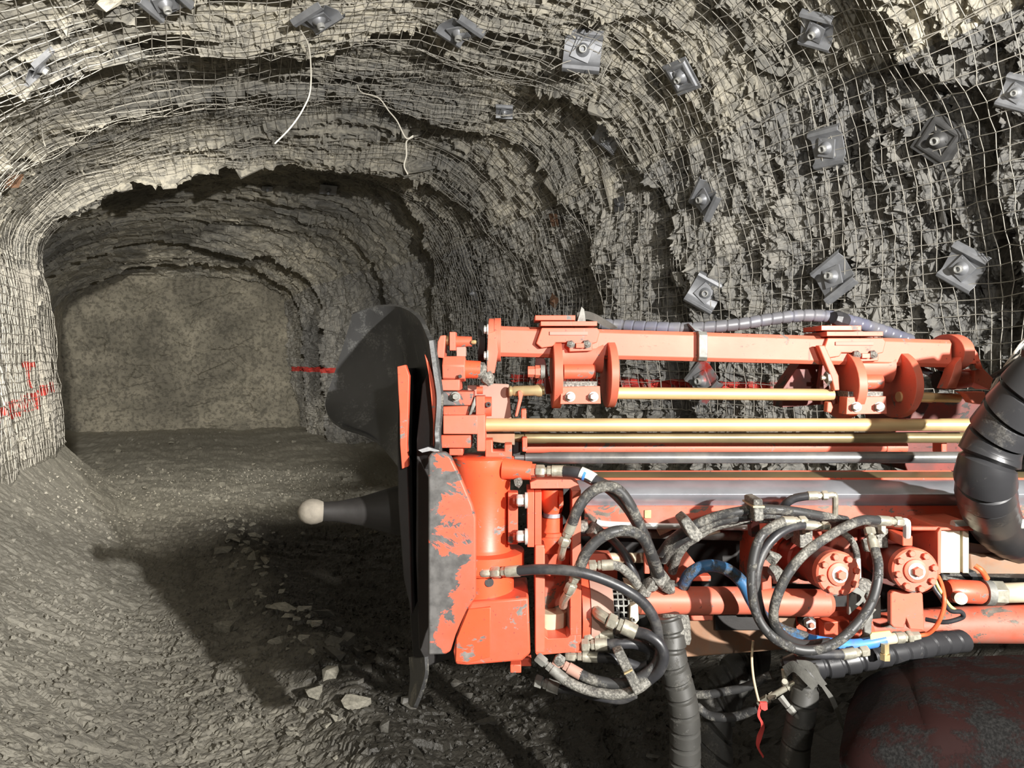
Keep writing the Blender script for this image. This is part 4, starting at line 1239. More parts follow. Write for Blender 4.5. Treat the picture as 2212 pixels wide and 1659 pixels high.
# rod guides
part('rod_guide', MB().pg([(1118, 845), (1124, 843), (1130, 852), (1127, 866), (1118, 900), (1112, 900), (1120, 862)], 2.52, 0.05), 'red_faded')
part('rod_guide', MB().bx(1126, 884, 1137, 906, 2.55, 0.06), 'red')
part('rod_guide', MB().bx(1128, 945, 1139, 976, 2.56, 0.05), 'red')
part('rod_guide', MB().bx(2034, 950, 2046, 980, 2.66, 0.06), 'red')
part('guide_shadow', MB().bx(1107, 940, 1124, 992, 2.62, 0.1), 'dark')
part('rear_frame', MB().pg([(1925, 868), (1990, 852), (2085, 862), (2140, 880), (2140, 1018), (1960, 1018), (1938, 960)], 3.05, 0.25), 'red_mud')
part('rear_strut', MB().pg([(1994, 862), (2008, 874), (1992, 905), (1966, 905), (1975, 880)], 2.80, 0.08), 'red_mud')
part('rear_strut', MB().bx(1985, 982, 2035, 998, 2.85, 0.05), 'red')
part('rear_latch', MB().pg([(2074, 846), (2128, 846), (2130, 856), (2118, 874), (2100, 870), (2088, 852)], 2.56, 0.04), 'red_faded')

# hydraulic motors
def motor(fx, fy, bx_, by_):
    d = 2.36
    A, B = P(fx, fy, d), P(bx_, by_, 2.72)
    k = d / FPX
    mt = part('hydraulic_motor', MB().lathe(A.lerp(B, 0.10), B, [(0, 47 * k), (0.25, 47 * k), (0.27, 44 * k), (0.6, 44 * k), (0.62, 50 * k), (1, 50 * k)], 32), 'red_mud', bevel=0, smooth=30)
    fc = sub(mt, 'face_cap', MB().lathe(A, A.lerp(B, 0.10), [(0, 44 * k), (0.15, 48 * k), (1, 48 * k)], 36), 'red_faded', bevel=0, smooth=30)
    ax = (A - B).normalized()
    sub(mt, 'hub_ring', MB().lathe(A, A + ax * 0.008, [(0, 25 * k), (0.8, 25 * k), (1, 23 * k)], 28), 'red_faded', bevel=0, smooth=30)
    sub(mt, 'seal_ring', MB().lathe(A, A + ax * 0.011, [(0, 18 * k), (0.9, 17.5 * k), (1, 16 * k)], 28), 'white', bevel=0, label='white seal ring')
    u = (RX - ax * RX.dot(ax)).normalized()
    v = ax.cross(u)
    for j in range(8):
        th = math.radians(12 + 45 * j)
        c = A + (u * math.cos(th) + v * math.sin(th)) * (38 * k)
        sub(mt, 'cap_bolt', MB().lathe(c, c + ax * 0.014, [(0, 7.5 * k), (0.85, 7.5 * k), (1, 6.3 * k)], 6, True, j * 0.7), 'red_faded', bevel=0)
    sub(mt, 'centre_bolt', MB().lathe(A, A + ax * 0.026, [(0, 11 * k), (0.88, 11 * k), (1, 9.3 * k)], 6), 'red_faded', bevel=0)
    return mt
motor(1812, 1240, 1716, 1196)
motor(1978, 1233, 1890, 1192)
part('motor_bracket', MB().pg([(1648, 1150), (1662, 1135), (1668, 1272), (1646, 1276)], 2.48, 0.25), 'red_dirty')
part('motor_bracket', MB().pg([(1668, 1146), (1872, 1140), (1880, 1200), (1872, 1262), (1670, 1262)], 2.70, 0.04), 'red_dirty')
part('motor_bracket', MB().pg([(1858, 1142), (2026, 1136), (2030, 1270), (1990, 1285), (1870, 1250)], 2.68, 0.04), 'red_mud')
part('motor_shelf', MB().pgd([(1820, 1128, 2.74), (1990, 1106, 2.78), (2062, 1108, 2.78), (2066, 1122, 2.7), (2115, 1138, 2.40), (1970, 1138, 2.42)], UP * -0.012), 'red_dirty')
part('motor_shelf', MB().pg([(1726, 1136), (1855, 1126), (1858, 1138), (1730, 1150)], 2.6, 0.1), 'grey_iron')
sv = part('valve_cover', MB().pg([(2026, 1150), (2032, 1140), (2118, 1136), (2116, 1142), (2034, 1146), (2032, 1240), (2026, 1242)], 2.40, 0.3), 'red_faded', bevel=0.002)
sub(sv, 'cover_panel', MB().bx(2032, 1145, 2074, 1238, 2.43, 0.03), 'cream')
sub(sv, 'cover_panel', MB().bx(2080, 1147, 2093, 1238, 2.43, 0.03), 'cream')
sub(sv, 'cover_back', MB().bx(2034, 1148, 2090, 1236, 2.47, 0.04), 'dark')
sub(sv, 'cover_screw', MB().cy((1994, 1166, 2.66), (1992, 1165, 2.62), 7, 6, 6), 'zinc', bevel=0)
part('arm_casting', MB().pg([(2094, 1195), (2140, 1196), (2230, 1210), (2850, 1230), (2850, 1262), (2120, 1262), (2094, 1235)], 2.64, 0.2), 'brown', bevel=0.008)
part('arm_cover', MB().pg([(2034, 1240), (2110, 1234), (2120, 1256), (2850, 1258), (2850, 1272), (2040, 1262)], 2.5, 0.1), 'rubber_mud', bevel=0.006)
pc = part('hose_union', MB().lathe(P(2046, 1276, 2.46), P(2124, 1280, 2.46), [(0, R(20)), (0.1, R(24)), (0.9, R(24)), (1, R(20))], 24), 'red', bevel=0, smooth=30)
sub(pc, 'union_nut', MB().cy((2124, 1280, 2.46), (2140, 1281, 2.46), 27, 27, 20), 'grey_iron', bevel=0)
sub(pc, 'union_nut', MB().cy((2140, 1281, 2.46), (2166, 1282, 2.46), 27, 27, 6), 'zinc', bevel=0.002)
sub(pc, 'union_pipe', MB().cy((2164, 1281, 2.46), (2850, 1262, 2.46), 21, 24, 20), 'beige', bevel=0)
sub(pc, 'union_plug', MB().cy((2068, 1288, 2.44), (2076, 1293, 2.39), 14, 13, 20), 'zinc', bevel=0)
part('cover_plate', MB().pg([(1924, 1284), (1930, 1278), (1988, 1278), (1994, 1284), (1998, 1364), (1990, 1362), (1966, 1360), (1958, 1340), (1954, 1358), (1930, 1356), (1924, 1348)], 2.40, 0.025), 'red_faded', bevel=0.004)
part('steel_bracket', MB().pg([(1834, 1268), (1902, 1262), (1904, 1336), (1884, 1338), (1882, 1410), (1868, 1410), (1866, 1300), (1834, 1330)], 2.47, 0.02), 'grey_iron')
part('steel_bracket', MB().pg([(1850, 1208), (1860, 1206), (1862, 1268), (1850, 1268)], 2.40, 0.02), 'pale_pipe')

# clods of wet mud caught on the head
rc = random.Random(9)
for (mx, my, md, ms) in [(1670, 1205, 2.42, 0.05), (1676, 1235, 2.42, 0.06), (1868, 1262, 2.40, 0.055), (1884, 1292, 2.40, 0.05), (1876, 1318, 2.42, 0.045), (1858, 1345, 2.45, 0.04), (1872, 1380, 2.44, 0.045), (1408, 1262, 2.46, 0.06), (1428, 1252, 2.45, 0.065), (1446, 1266, 2.46, 0.06), (1392, 1278, 2.46, 0.05), (1872, 1176, 2.44, 0.05), (1700, 1150, 2.46, 0.05), (1258, 1136, 2.56, 0.05), (1284, 1146, 2.56, 0.06), (1322, 1142, 2.6, 0.04), (1208, 1425, 2.40, 0.04), (1120, 1042, 2.44, 0.035)]:
    bmm = bmesh.new()
    for _ in range(26):
        v_ = Vector((rc.gauss(0, 1), rc.gauss(0, 1), rc.gauss(0, 1))).normalized() * ms * rc.uniform(0.34, 0.56)
        bmm.verts.new(v_)
    bmesh.ops.convex_hull(bmm, input=bmm.verts[:])
    for v_ in [q_ for q_ in bmm.verts if not q_.link_faces]:
        bmm.verts.remove(v_)
    bmm.verts.index_update()
    o_ = P(mx, my, md)
    part('mud_clot', MB().add([q_.co + o_ for q_ in bmm.verts], [tuple(v_.index for v_ in f_.verts) for f_ in bmm.faces]), 'rubber_crust', bevel=0)
    bmm.free()

# ------------------------------------------------------------------ bolt carousel above
CAR = thing('bolt_carousel', 'salmon-red square beam with two round rod clamps, lying above the gold tubes', 'bolt carousel', P(1560, 880, 2.62))
def cpart(name, mb, mat, **kw):
    return emit(mb, name, mat, CAR, bevel=kw.pop('bevel', 0.003), **kw)
mb = MB().prism([P(1078, 704, 2.56), P(1078, 768, 2.56), P(1082, 772, 2.57), P(1082, 772, 2.66), P(1078, 704, 2.67)], P(2056, 742, 2.60) - P(1078, 722, 2.56))
# square tube with rounded corners, its front face a little tilted
def sq_tube(x0, yt0, yb0, x1, yt1, yb1, d0_, d1_, dep):
    def ring(x, yt, yb, d):
        k = d / FPX
        z0, z1 = (HZ - yb) * k + CAMZ, (HZ - yt) * k + CAMZ
        X = (x - CX) * k
        c = 0.012
        pts = [(d + c, z0), (d, z0 + c), (d, z1 - c), (d + c, z1), (d + dep - c, z1), (d + dep, z1 - c), (d + dep, z0 + c), (d + dep - c, z0)]
        return [rig(X, a, b) for a, b in pts]
    A, B = ring(x0, yt0, yb0, d0_), ring(x1, yt1, yb1, d1_)
    fs = [tuple(range(8))[::-1], tuple(range(8, 16))] + [(i, (i + 1) % 8, 8 + (i + 1) % 8, 8 + i) for i in range(8)]
    return MB().add(A + B, fs)
beam = cpart('beam', sq_tube(1078, 704, 770, 2056, 734, 794, 2.55, 2.60, 0.12), 'red_faded', bevel=0.002)
sub(beam, 'cable_tie', sq_tube(1510, 715, 779, 1529, 716, 780, 2.545, 2.545, 0.13), 'grey_iron')
def flange(x0, x1, yc, ry, dc, rd, mat, name, seg=32, par=None, lip=0.0):
    """round plate square to the beam"""
    k = dc / FPX
    A, B = P(x0, yc, dc), P(x0, yc, dc) + RX * ((x1 - x0) * k)
    vs, fs = [], []
    for c in (A, B):
        for j in range(seg):
            th = 2 * math.pi * j / seg
            vs.append(c + UP * (math.cos(th) * ry * k) + FW * (math.sin(th) * rd))
    fs = [tuple(range(seg))[::-1], tuple(range(seg, 2 * seg))] + [(j, (j + 1) % seg, seg + (j + 1) % seg, seg + j) for j in range(seg)]
    return emit(MB().add(vs, fs), name, mat, par or CAR, bevel=0.002)
fl = flange(1056, 1068, 738, 50, 2.60, 0.085, 'red_faded', 'end_flange')
fl2 = flange(1068, 1082, 734, 47, 2.60, 0.080, 'red_faded', 'end_flange')
sub(fl, 'flange_arm', MB().pg([(1054, 720), (1070, 715), (1076, 760), (1068, 806), (1052, 808), (1052, 770)], 2.50, 0.06), 'red_faded')
for yb in (712, 768):
    hex_bolt(fl, (1055, yb, 2.50), (1045, yb, 2.50), 9, 'bolt')
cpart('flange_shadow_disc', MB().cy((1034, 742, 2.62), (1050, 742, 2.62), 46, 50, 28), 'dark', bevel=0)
sub(fl, 'mud_clot', MB().lathe(P(1048, 806, 2.50), P(1060, 832, 2.50), [(0, 0.02), (0.5, 0.024), (1, 0.01)], 8), 'rubber_crust', bevel=0)

def clamp(ox, oy, d):
    g = lambda pts: [(x + ox, y + oy) for x, y in pts]
    w = lambda x, y: (x + ox, y + oy)
    head = cpart('rod_clamp', MB().pg(g([(1158, 742), (1170, 708), (1290, 708), (1296, 716), (1290, 740), (1280, 742), (1280, 758), (1230, 760), (1228, 740), (1200, 740), (1196, 748), (1170, 752)]), d - 0.03, 0.15), 'red_faded')
    sub(head, 'top_plate', MB().bx(1168 + ox, 694 + oy, 1290 + ox, 704 + oy, d - 0.06, 0.20), 'red_faded')
    sub(head, 'top_plate', MB().bx(1156 + ox, 681 + oy, 1243 + ox, 692 + oy, d - 0.05, 0.16), 'red')
    sub(head, 'slot_bar', MB().bx(1187 + ox, 716 + oy, 1270 + ox, 724 + oy, d - 0.035, 0.02), 'taupe')
    sub(head, 'side_ear', MB().pg(g([(1160, 750), (1172, 752), (1182, 800), (1192, 850), (1180, 852), (1172, 810), (1150, 830), (1156, 790)]), d + 0.02, 0.03), 'red_mud')
    dl = flange(1192 + ox, 1210 + ox, 808 + oy, 74, d + 0.06, 0.165, 'red_faded', 'clamp_disc', 36)
    dr = flange(1308 + ox, 1324 + ox, 808 + oy, 72, d + 0.06, 0.165, 'red_faded', 'clamp_disc', 36)
    sad = sub(head, 'saddle', MB().lathe(P(1212 + ox, 768 + oy, d + 0.05), P(1300 + ox, 768 + oy, d + 0.05), [(0, R(36)), (0.82, R(36)), (1, R(40))], 24), 'red_faded', bevel=0, smooth=30)
    sub(head, 'clamp_pin', MB().lathe(P(1218 + ox, 803 + oy, d + 0.01), P(1285 + ox, 803 + oy, d + 0.01), [(0, R(17)), (1, R(17))], 20), 'red', bevel=0, smooth=30)
    lp = sub(head, 'bolted_plate', MB().pg(g([(1212, 836), (1296, 834), (1298, 872), (1210, 873)]), d - 0.08, 0.06), 'red_faded')
    sub(head, 'ledge', MB().bx(1214 + ox, 824 + oy, 1290 + ox, 836 + oy, d - 0.06, 0.1), 'rubber_crust')
    for xb in (1232, 1282):
        hex_bolt(head, (xb + ox, 857 + oy, d - 0.08), (xb + ox, 857 + oy, d - 0.105), 8, 'bolt')
    for (xa, ya, sz) in ((1233, 742, 0.018), (1268, 742, 0.02)):
        sub(head, 'mud_clot', MB().lathe(P(xa + ox - 8, ya + oy, d - 0.035), P(xa + ox + 8, ya + oy + 4, d - 0.035), [(0, sz * 0.5), (0.5, sz * 0.8), (1, sz * 0.4)], 7), 'rubber_crust', bevel=0)
    sub(head, 'clamp_lug', MB().bx(1244 + ox, 741 + oy, 1262 + ox, 752 + oy, d - 0.045, 0.03), 'red')
    return head
clamp(0, 0, 2.56)
clamp(618, 22, 2.60)
nut = cpart('cross_bolt', MB().cy((1140, 803, 2.52), (1168, 803, 2.52), 12, 12, 6), 'red_faded', bevel=0.001)
sub(nut, 'cross_nut', MB().cy((1156, 803, 2.52), (1168, 803, 2.52), 14, 14, 6), 'red_faded', bevel=0.001)
sub(nut, 'cross_washer', MB().cy((1168, 803, 2.52), (1177, 803, 2.52), 15, 15, 18), 'grey_iron', bevel=0)
n2_ = cpart('cross_bolt', MB().cy((1784, 816, 2.56), (1794, 815, 2.56), 14, 14, 6), 'grey_iron', bevel=0.001)
sub(n2_, 'cross_stud', MB().cy((1774, 816, 2.56), (1784, 816, 2.56), 5, 5, 10), 'zinc', bevel=0)
ear = cpart('slant_arm', MB().pg([(1768, 746), (1782, 746), (1812, 812), (1814, 843), (1803, 844), (1796, 815)], 2.54, 0.03), 'red_faded')
cpart('slant_arm', MB().pg([(1788, 868), (1796, 868), (1800, 880), (1796, 892), (1786, 890)], 2.54, 0.03), 'red_faded')
sub(ear, 'arm_back', MB().pg([(1745, 760), (1778, 752), (1800, 820), (1800, 872), (1690, 880), (1692, 838)], 2.70, 0.10), 'red_mud')
# rear end: round flange, motor, finger
rf = flange(2040, 2062, 762, 40, 2.66, 0.12, 'red_faded', 'rear_flange', 36)
sub(rf, 'flange_arm', MB().pg([(2064, 786), (2078, 770), (2078, 806), (2066, 838), (2044, 840), (2056, 812)], 2.56, 0.06), 'red_faded')
rm = cpart('rotation_motor', MB().cy((2058, 822, 2.62), (2092, 820, 2.62), 20, 17, 24), 'red_faded', bevel=0)
sub(rm, 'motor_can', MB().cy((2022, 822, 2.66), (2058, 822, 2.66), 20, 20, 24), 'dark', bevel=0)
sub(rm, 'motor_end', MB().pg([(2106, 800), (2124, 796), (2146, 818), (2138, 842), (2104, 826)], 2.58, 0.08), 'red_faded')
sub(rm, 'latch_finger', MB().pg([(2096, 752), (2104, 751), (2112, 762), (2118, 780), (2124, 798), (2112, 796), (2106, 778)], 2.56, 0.03), 'red')
sub(rm, 'flange_boss', MB().cy((2080, 768, 2.60), (2099, 768, 2.60), 11, 10, 18), 'red_faded', bevel=0)
sub(rm, 'latch_bar', MB().bx(2094, 778, 2116, 786, 2.56, 0.03), 'red')
sub(rm, 'latch_nut', MB().cy((2098, 793, 2.58), (2108, 793, 2.58), 7, 7, 6), 'zinc', bevel=0)

# brass spool between the head and the first clamp
mb = MB().lathe(P(1099, 845, 2.55), P(1176, 843, 2.55), [(0, 0.015), (0.03, 0.018), (0.07, 0.018), (0.10, 0.0145), (0.16, 0.0175), (0.72, 0.0175), (0.82, 0.021), (0.93, 0.021), (0.94, 0.015), (1, 0.015)], 24)
emit(mb, 'threaded_coupler', 'gold_pale', None, 'short brass-coloured coupler between the front jaws and the first round clamp', 'coupler')

# the rods held in the carousel and along the feed
def rod(name, a, b, rpx, mat, label, cat='rod', prof=None, group='rods held along the feed'):
    A, B = P(*a), P(*b)
    k = a[2] / FPX
    return emit(MB().lathe(A, B, [(t, q * k) for t, q in (prof or [(0, rpx), (1, rpx)])], 24), name, mat, None, label, cat, group, smooth=30)
rod('friction_bolt', (1316, 849, 2.56), (1800, 853, 2.58), 13, 'gold', 'upper gold bolt tube spanning the gap between the two round clamps', prof=[(0, 13), (0.955, 13), (0.958, 12.4), (0.985, 12), (1, 11)])
rod('friction_bolt', (1940, 857, 2.60), (2072, 860, 2.62), 11, 'gold', 'short gold bolt tube sticking out right of the second clamp', prof=[(0, 11), (0.55, 11), (0.56, 10), (0.96, 10), (1, 9)])
rod('bolt_tube', (1048, 918, 2.55), (2100, 918, 2.58), 14.5, 'gold', 'longest gold tube, running the full width below the clamps', prof=[(0, 14.5), (0.83, 14.5), (0.845, 13), (0.93, 13), (0.935, 14.2), (1, 14.2)])
rod('bolt_tube', (1112, 946, 2.62), (2110, 945, 2.64), 12, 'gold_dark', 'dark oily bronze tube lying just under the longest gold tube', prof=[(0, 9), (0.02, 9), (0.022, 12), (0.065, 12), (0.07, 11), (0.5, 11.5), (1, 12)])
rod('drill_steel', (1112, 989, 2.58), (2120, 988, 2.60), 12.5, 'drill_steel', 'grey steel drill rod with worn shank, lowest of the long rods', prof=[(0, 6.5), (0.02, 6.5), (0.022, 9.5), (0.055, 9.5), (0.075, 12.5), (1, 12.5)])
rod('cradle_bar', (1136, 967, 2.74), (1956, 966, 2.74), 12, 'red_faded', 'faded red bar between the dark bronze tube and the grey drill rod', 'bar', prof=[(0, 12), (0.93, 12), (0.932, 10), (0.945, 10), (0.947, 12), (1, 12)])
# ------------------------------------------------------------------ hoses
def fitting(parent, a, b, rpx, mat='zinc', name='hose_fitting'):
    """crimped hose end from pixel a (screwed joint) to b (hose side): hex nut, neck, ferrule"""
    A, B = P(*a), P(*b)
    k = a[2] / FPX * rpx
    mb = MB().lathe(A, A.lerp(B, 0.30), [(0, k * 1.05), (0.12, k * 1.22), (0.88, k * 1.22), (1, k * 1.05)], 6)
    mb.lathe(A.lerp(B, 0.30), A.lerp(B, 0.42), [(0, k * 0.72), (1, k * 0.72)], 14)
    mb.lathe(A.lerp(B, 0.38), A.lerp(B, 0.52), [(0, k * 1.02), (1, k * 1.02)], 6)
    mb.lathe(A.lerp(B, 0.52), B, [(0, k * 0.9), (0.03, k * 1.16), (0.95, k * 1.16), (1, k * 1.05)], 18)
    return emit(mb, name, mat, parent, bevel=0)
def elbow(parent, pts, rpx, mat='zinc', name='elbow_fitting'):
    q = [P(*p) for p in pts]
    return emit(MB().tube(q, rpx * pts[0][2] / FPX, 10, 4), name, mat, parent, bevel=0)
HG = 'hydraulic hoses of the bolting head'
def hose(pts, rpx, label, mat='rubber', fits=(), wrap=None, name='hydraulic_hose', cat='hose', group=HG, seg=14):
    d = sum(p[2] for p in pts) / len(pts)
    rr = tuple(q * d / FPX for q in rpx) if isinstance(rpx, tuple) else rpx * d / FPX
    mb = MB().tube([P(*p) for p in pts], rr, seg, 10, wrap)
    o = emit(mb, name, mat, None, label, cat, group, smooth=24 if wrap else 50)
    for f in fits:
        if len(f) > 3 and f[3] == 'elbow':
            elbow(o, f[:3][0], f[1], f[2])
        else:
            fitting(o, *f)
    return o

D = 2.36
hose([(1218, 1018, 2.44), (1250, 1022, 2.42), (1285, 1038, 2.40), (1318, 1056, 2.38), (1352, 1090, 2.37), (1380, 1135, 2.38), (1402, 1185, 2.42), (1420, 1235, 2.46), (1432, 1275, 2.50)], 13,
     'thick hose from the top of the red cylinder with a white and blue band', 'rubber', [((1157, 1017, 2.45), (1223, 1018, 2.44), 11)])
hb = bpy.data.objects['hydraulic_hose']
emit(MB().tube([P(1254, 1021, 2.417), P(1272, 1029, 2.408), P(1283, 1036, 2.402)], 13.8 * 2.41 / FPX, 16, 4), 'printed_band', 'pale_pipe', hb, bevel=0)
emit(MB().tube([P(1261, 1025, 2.413), P(1266, 1027, 2.411)], 14.2 * 2.41 / FPX, 16, 2), 'printed_band', 'blue', hb, bevel=0)
hose([(1236, 1130, 2.34), (1246, 1104, 2.33), (1262, 1078, 2.33), (1285, 1058, 2.33), (1312, 1050, 2.33), (1340, 1062, 2.34), (1365, 1098, 2.35), (1388, 1150, 2.38), (1408, 1205, 2.42), (1422, 1262, 2.48)], 12,
     'hose arching up from the red-banded fitting inside the window plate', 'rubber_mud', [((1216, 1178, 2.36), (1238, 1124, 2.34), 10.5), ([(1213, 1204, 2.42), (1213, 1194, 2.38), (1217, 1178, 2.36)], 8.5, 'zinc', 'elbow')])
hose([(1254, 1222, 2.33), (1266, 1195, 2.32), (1290, 1168, 2.32), (1322, 1150, 2.32), (1358, 1147, 2.33), (1388, 1162, 2.35), (1408, 1198, 2.38), (1424, 1240, 2.44), (1436, 1278, 2.50)], 12,
     'hose arching from the lower tilted fitting, below the other arch', 'rubber_mud', [((1228, 1280, 2.36), (1256, 1216, 2.33), 10.5), ([(1216, 1308, 2.42), (1218, 1296, 2.39), (1228, 1280, 2.36)], 9.5, 'zinc', 'elbow')])
hose([(1120, 1233, 2.36), (1160, 1230, 2.34), (1210, 1231, 2.32), (1260, 1238, 2.31), (1310, 1254, 2.31), (1358, 1278, 2.31), (1395, 1308, 2.32), (1416, 1345, 2.33), (1424, 1390, 2.36)], 11.5,
     'long black hose sweeping right from the front of the red cylinder', 'rubber', [((1062, 1237, 2.40), (1124, 1233, 2.36), 10.5), ([(1047, 1232, 2.43), (1044, 1238, 2.40), (1062, 1237, 2.40)], 9, 'zinc', 'elbow')])
hose([(1322, 1220, 2.46), (1340, 1225, 2.46), (1358, 1240, 2.46), (1376, 1262, 2.47), (1388, 1285, 2.50)], 10, 'short hose crusted with grey mud above the square-holed guard', 'rubber_crust', [((1272, 1222, 2.47), (1325, 1220, 2.46), 10)])
hose([(1256, 1150, 2.58), (1285, 1150, 2.56), (1318, 1162, 2.53), (1345, 1190, 2.50), (1365, 1228, 2.48), (1382, 1268, 2.50)], 8.5, 'thin black hose behind the two arches', 'rubber')
hose([(1372, 1364, 2.36), (1400, 1372, 2.34), (1424, 1390, 2.33), (1434, 1418, 2.33), (1424, 1448, 2.34), (1400, 1470, 2.36)], 12, 'thick hose leaving the big slanted fitting and curling down', 'rubber', [((1312, 1338, 2.38), (1374, 1366, 2.36), 14), ([(1288, 1318, 2.46), (1294, 1326, 2.41), (1314, 1339, 2.38)], 12, 'zinc', 'elbow')])
hose([(1308, 1392, 2.42), (1340, 1390, 2.41), (1376, 1392, 2.41), (1405, 1408, 2.42), (1418, 1432, 2.42), (1412, 1458, 2.42)], 11, 'clean black hose with bright fitting level with the window plate foot', 'rubber', [((1256, 1394, 2.43), (1312, 1392, 2.42), 11.5)])
hose([(1322, 1368, 2.45), (1350, 1370, 2.44), (1385, 1385, 2.43), (1404, 1415, 2.42), (1398, 1445, 2.42)], 10, 'hose with dull brass fitting, half hidden under the big slanted one', 'rubber_mud', [((1262, 1376, 2.46), (1325, 1368, 2.45), 10.5)])
hose([(1288, 1420, 2.43), (1318, 1422, 2.42), (1350, 1430, 2.42), (1380, 1440, 2.41), (1400, 1436, 2.40)], 10.5, 'hose with pale ferrule running under the mud-caked clamp bar', 'rubber', [((1222, 1416, 2.45), (1292, 1420, 2.43), 10)])
hose([(1252, 1456, 2.40), (1280, 1468, 2.39), (1320, 1476, 2.38), (1355, 1474, 2.37), (1392, 1458, 2.36), (1420, 1430, 2.36), (1428, 1395, 2.37)], 11.5, 'lower hose loop with a pink stained fitting beneath the red block', 'rubber_mud', [((1196, 1424, 2.42), (1255, 1458, 2.40), 10.5, 'taupe')])
hose([(1218, 1468, 2.39), (1250, 1484, 2.38), (1290, 1496, 2.37), (1335, 1500, 2.36), (1380, 1486, 2.35), (1412, 1458, 2.36)], 11, 'lowest hose loop, wet and glinting with mud', 'rubber_crust', [((1160, 1418, 2.43), (1222, 1470, 2.39), 10, 'grey_iron')])
hose([(1205, 1487, 2.50), (1240, 1492, 2.50), (1290, 1505, 2.48), (1340, 1512, 2.46), (1372, 1500, 2.44)], 9, 'dark hose at the back of the lower loops with a grey double nut', 'rubber', [((1156, 1470, 2.52), (1208, 1487, 2.50), 12, 'grey_iron')])
clb = emit(MB().pgd([(1326, 1412, 2.30), (1346, 1405, 2.30), (1390, 1492, 2.31), (1372, 1503, 2.31)], FW * 0.05), 'hose_clamp_bar', 'rubber_crust', None, 'mud-caked clamp bar gripping the lower hose loops', 'hose clamp', bevel=0.004)
emit(MB().pgd([(1348, 1455, 2.295), (1366, 1446, 2.295), (1367, 1449, 2.295), (1349, 1458, 2.295)], FW * 0.06), 'clamp_wire', 'gold_pale', clb, bevel=0)

# hoses from the middle to the motors
for k, (off, lb) in enumerate([((0, 0, 0), 'upper hose of the muddy bundle tied above the motors'), ((2, 14, 0.02), 'lower hose of the muddy bundle tied above the motors'), ((10, 22, 0.06), 'hindmost hose of the muddy bundle tied above the motors')]):
    ox, oy, od = off
    hose([(1428 + ox * 2, 1196 + oy, 2.52 + od), (1452 + ox, 1166 + oy, 2.46 + od), (1490 + ox, 1140 + oy, 2.42 + od), (1540, 1118 + oy * 0.9, 2.40 + od), (1590, 1106 + oy * 0.9, 2.38 + od), (1640, 1100 + oy * 0.9, 2.38 + od), (1700, 1103 + oy * 0.8, 2.38 + od), (1760, 1112 + oy * 0.6, 2.40 + od), (1828, 1125 + oy * 0.3, 2.44 + od)], 10.5, lb, 'rubber_mud' if k < 2 else 'rubber_crust')
hose([(1452, 1235, 2.56), (1464, 1200, 2.52), (1485, 1170, 2.49), (1500, 1150, 2.47)], 10, 'short crusted hose rising to the lower hose clamp', 'rubber_crust')
hc = emit(MB().pgd([(1470, 1126, 2.33), (1486, 1114, 2.33), (1522, 1158, 2.33), (1508, 1173, 2.33), (1492, 1165, 2.33)], FW * 0.09), 'hose_clamp', 'rubber_crust', None, 'mud-caked hose clamp on the bundle left of the motors', 'hose clamp', bevel=0.005)
hc = emit(MB().pg([(1628, 1080), (1648, 1078), (1651, 1125), (1630, 1128)], 2.32, 0.1), 'hose_clamp', 'rubber_crust', None, 'upright hose clamp with a yellow tie, under the steel rail', 'hose clamp', bevel=0.005)
emit(MB().bx(1627, 1093, 1652, 1097, 2.315, 0.11), 'clamp_tie', 'gold_pale', hc, bevel=0)
emit(MB().pg([(1622, 1124), (1640, 1124), (1642, 1160), (1624, 1160)], 2.42, 0.04), 'clamp_post', 'red_mud', hc)
hose([(1690, 1098, 2.44), (1700, 1086, 2.42), (1718, 1076, 2.41), (1746, 1071, 2.40)], 9, 'short hose to the elbow standing in front of the steel rail', 'rubber', [((1788, 1070, 2.40), (1744, 1071, 2.40), 8.5), ([(1788, 1070, 2.40), (1800, 1069, 2.40), (1804, 1074, 2.40), (1804, 1112, 2.42)], 6.5, 'zinc', 'elbow')])
# big loops round the motors
hose([(1692, 1127, 2.30), (1668, 1138, 2.28), (1642, 1162, 2.26), (1627, 1210, 2.25), (1624, 1270, 2.24), (1636, 1330, 2.23), (1668, 1375, 2.22), (1715, 1400, 2.22), (1762, 1404, 2.22), (1806, 1388, 2.22), (1846, 1354, 2.23), (1878, 1310, 2.24), (1894, 1264, 2.25), (1897, 1220, 2.27), (1890, 1186, 2.30)], 10.5,
     'outermost big hose loop round the left motor', 'rubber_mud', [((1740, 1126, 2.33), (1690, 1126, 2.30), 9.5), ((1877, 1140, 2.34), (1890, 1190, 2.30), 9.5)])
hose([(1736, 1134, 2.32), (1706, 1140, 2.30), (1672, 1162, 2.28), (1646, 1198, 2.27), (1634, 1246, 2.26), (1640, 1306, 2.26), (1664, 1360, 2.26), (1704, 1396, 2.27), (1756, 1412, 2.28), (1822, 1414, 2.30)], 10,
     'second big hose loop, ending at the fitting under the motors', 'rubber', [((1790, 1138, 2.34), (1736, 1134, 2.32), 9), ((1874, 1406, 2.32), (1818, 1414, 2.30), 10)])
hose([(1897, 1124, 2.30), (1862, 1124, 2.28), (1822, 1140, 2.25), (1778, 1166, 2.22), (1738, 1196, 2.20), (1704, 1236, 2.19), (1682, 1280, 2.19), (1671, 1322, 2.20), (1676, 1352, 2.22), (1700, 1380, 2.25), (1740, 1393, 2.29), (1790, 1388, 2.34)], 10.5,
     'hose crossing in front of the left motor from the white elbow', 'rubber_mud', [((1948, 1128, 2.33), (1895, 1124, 2.30), 9.5), ([(1944, 1128, 2.33), (1956, 1127, 2.33), (1959, 1132, 2.33), (1959, 1158, 2.36)], 8, 'pale_pipe', 'elbow')])
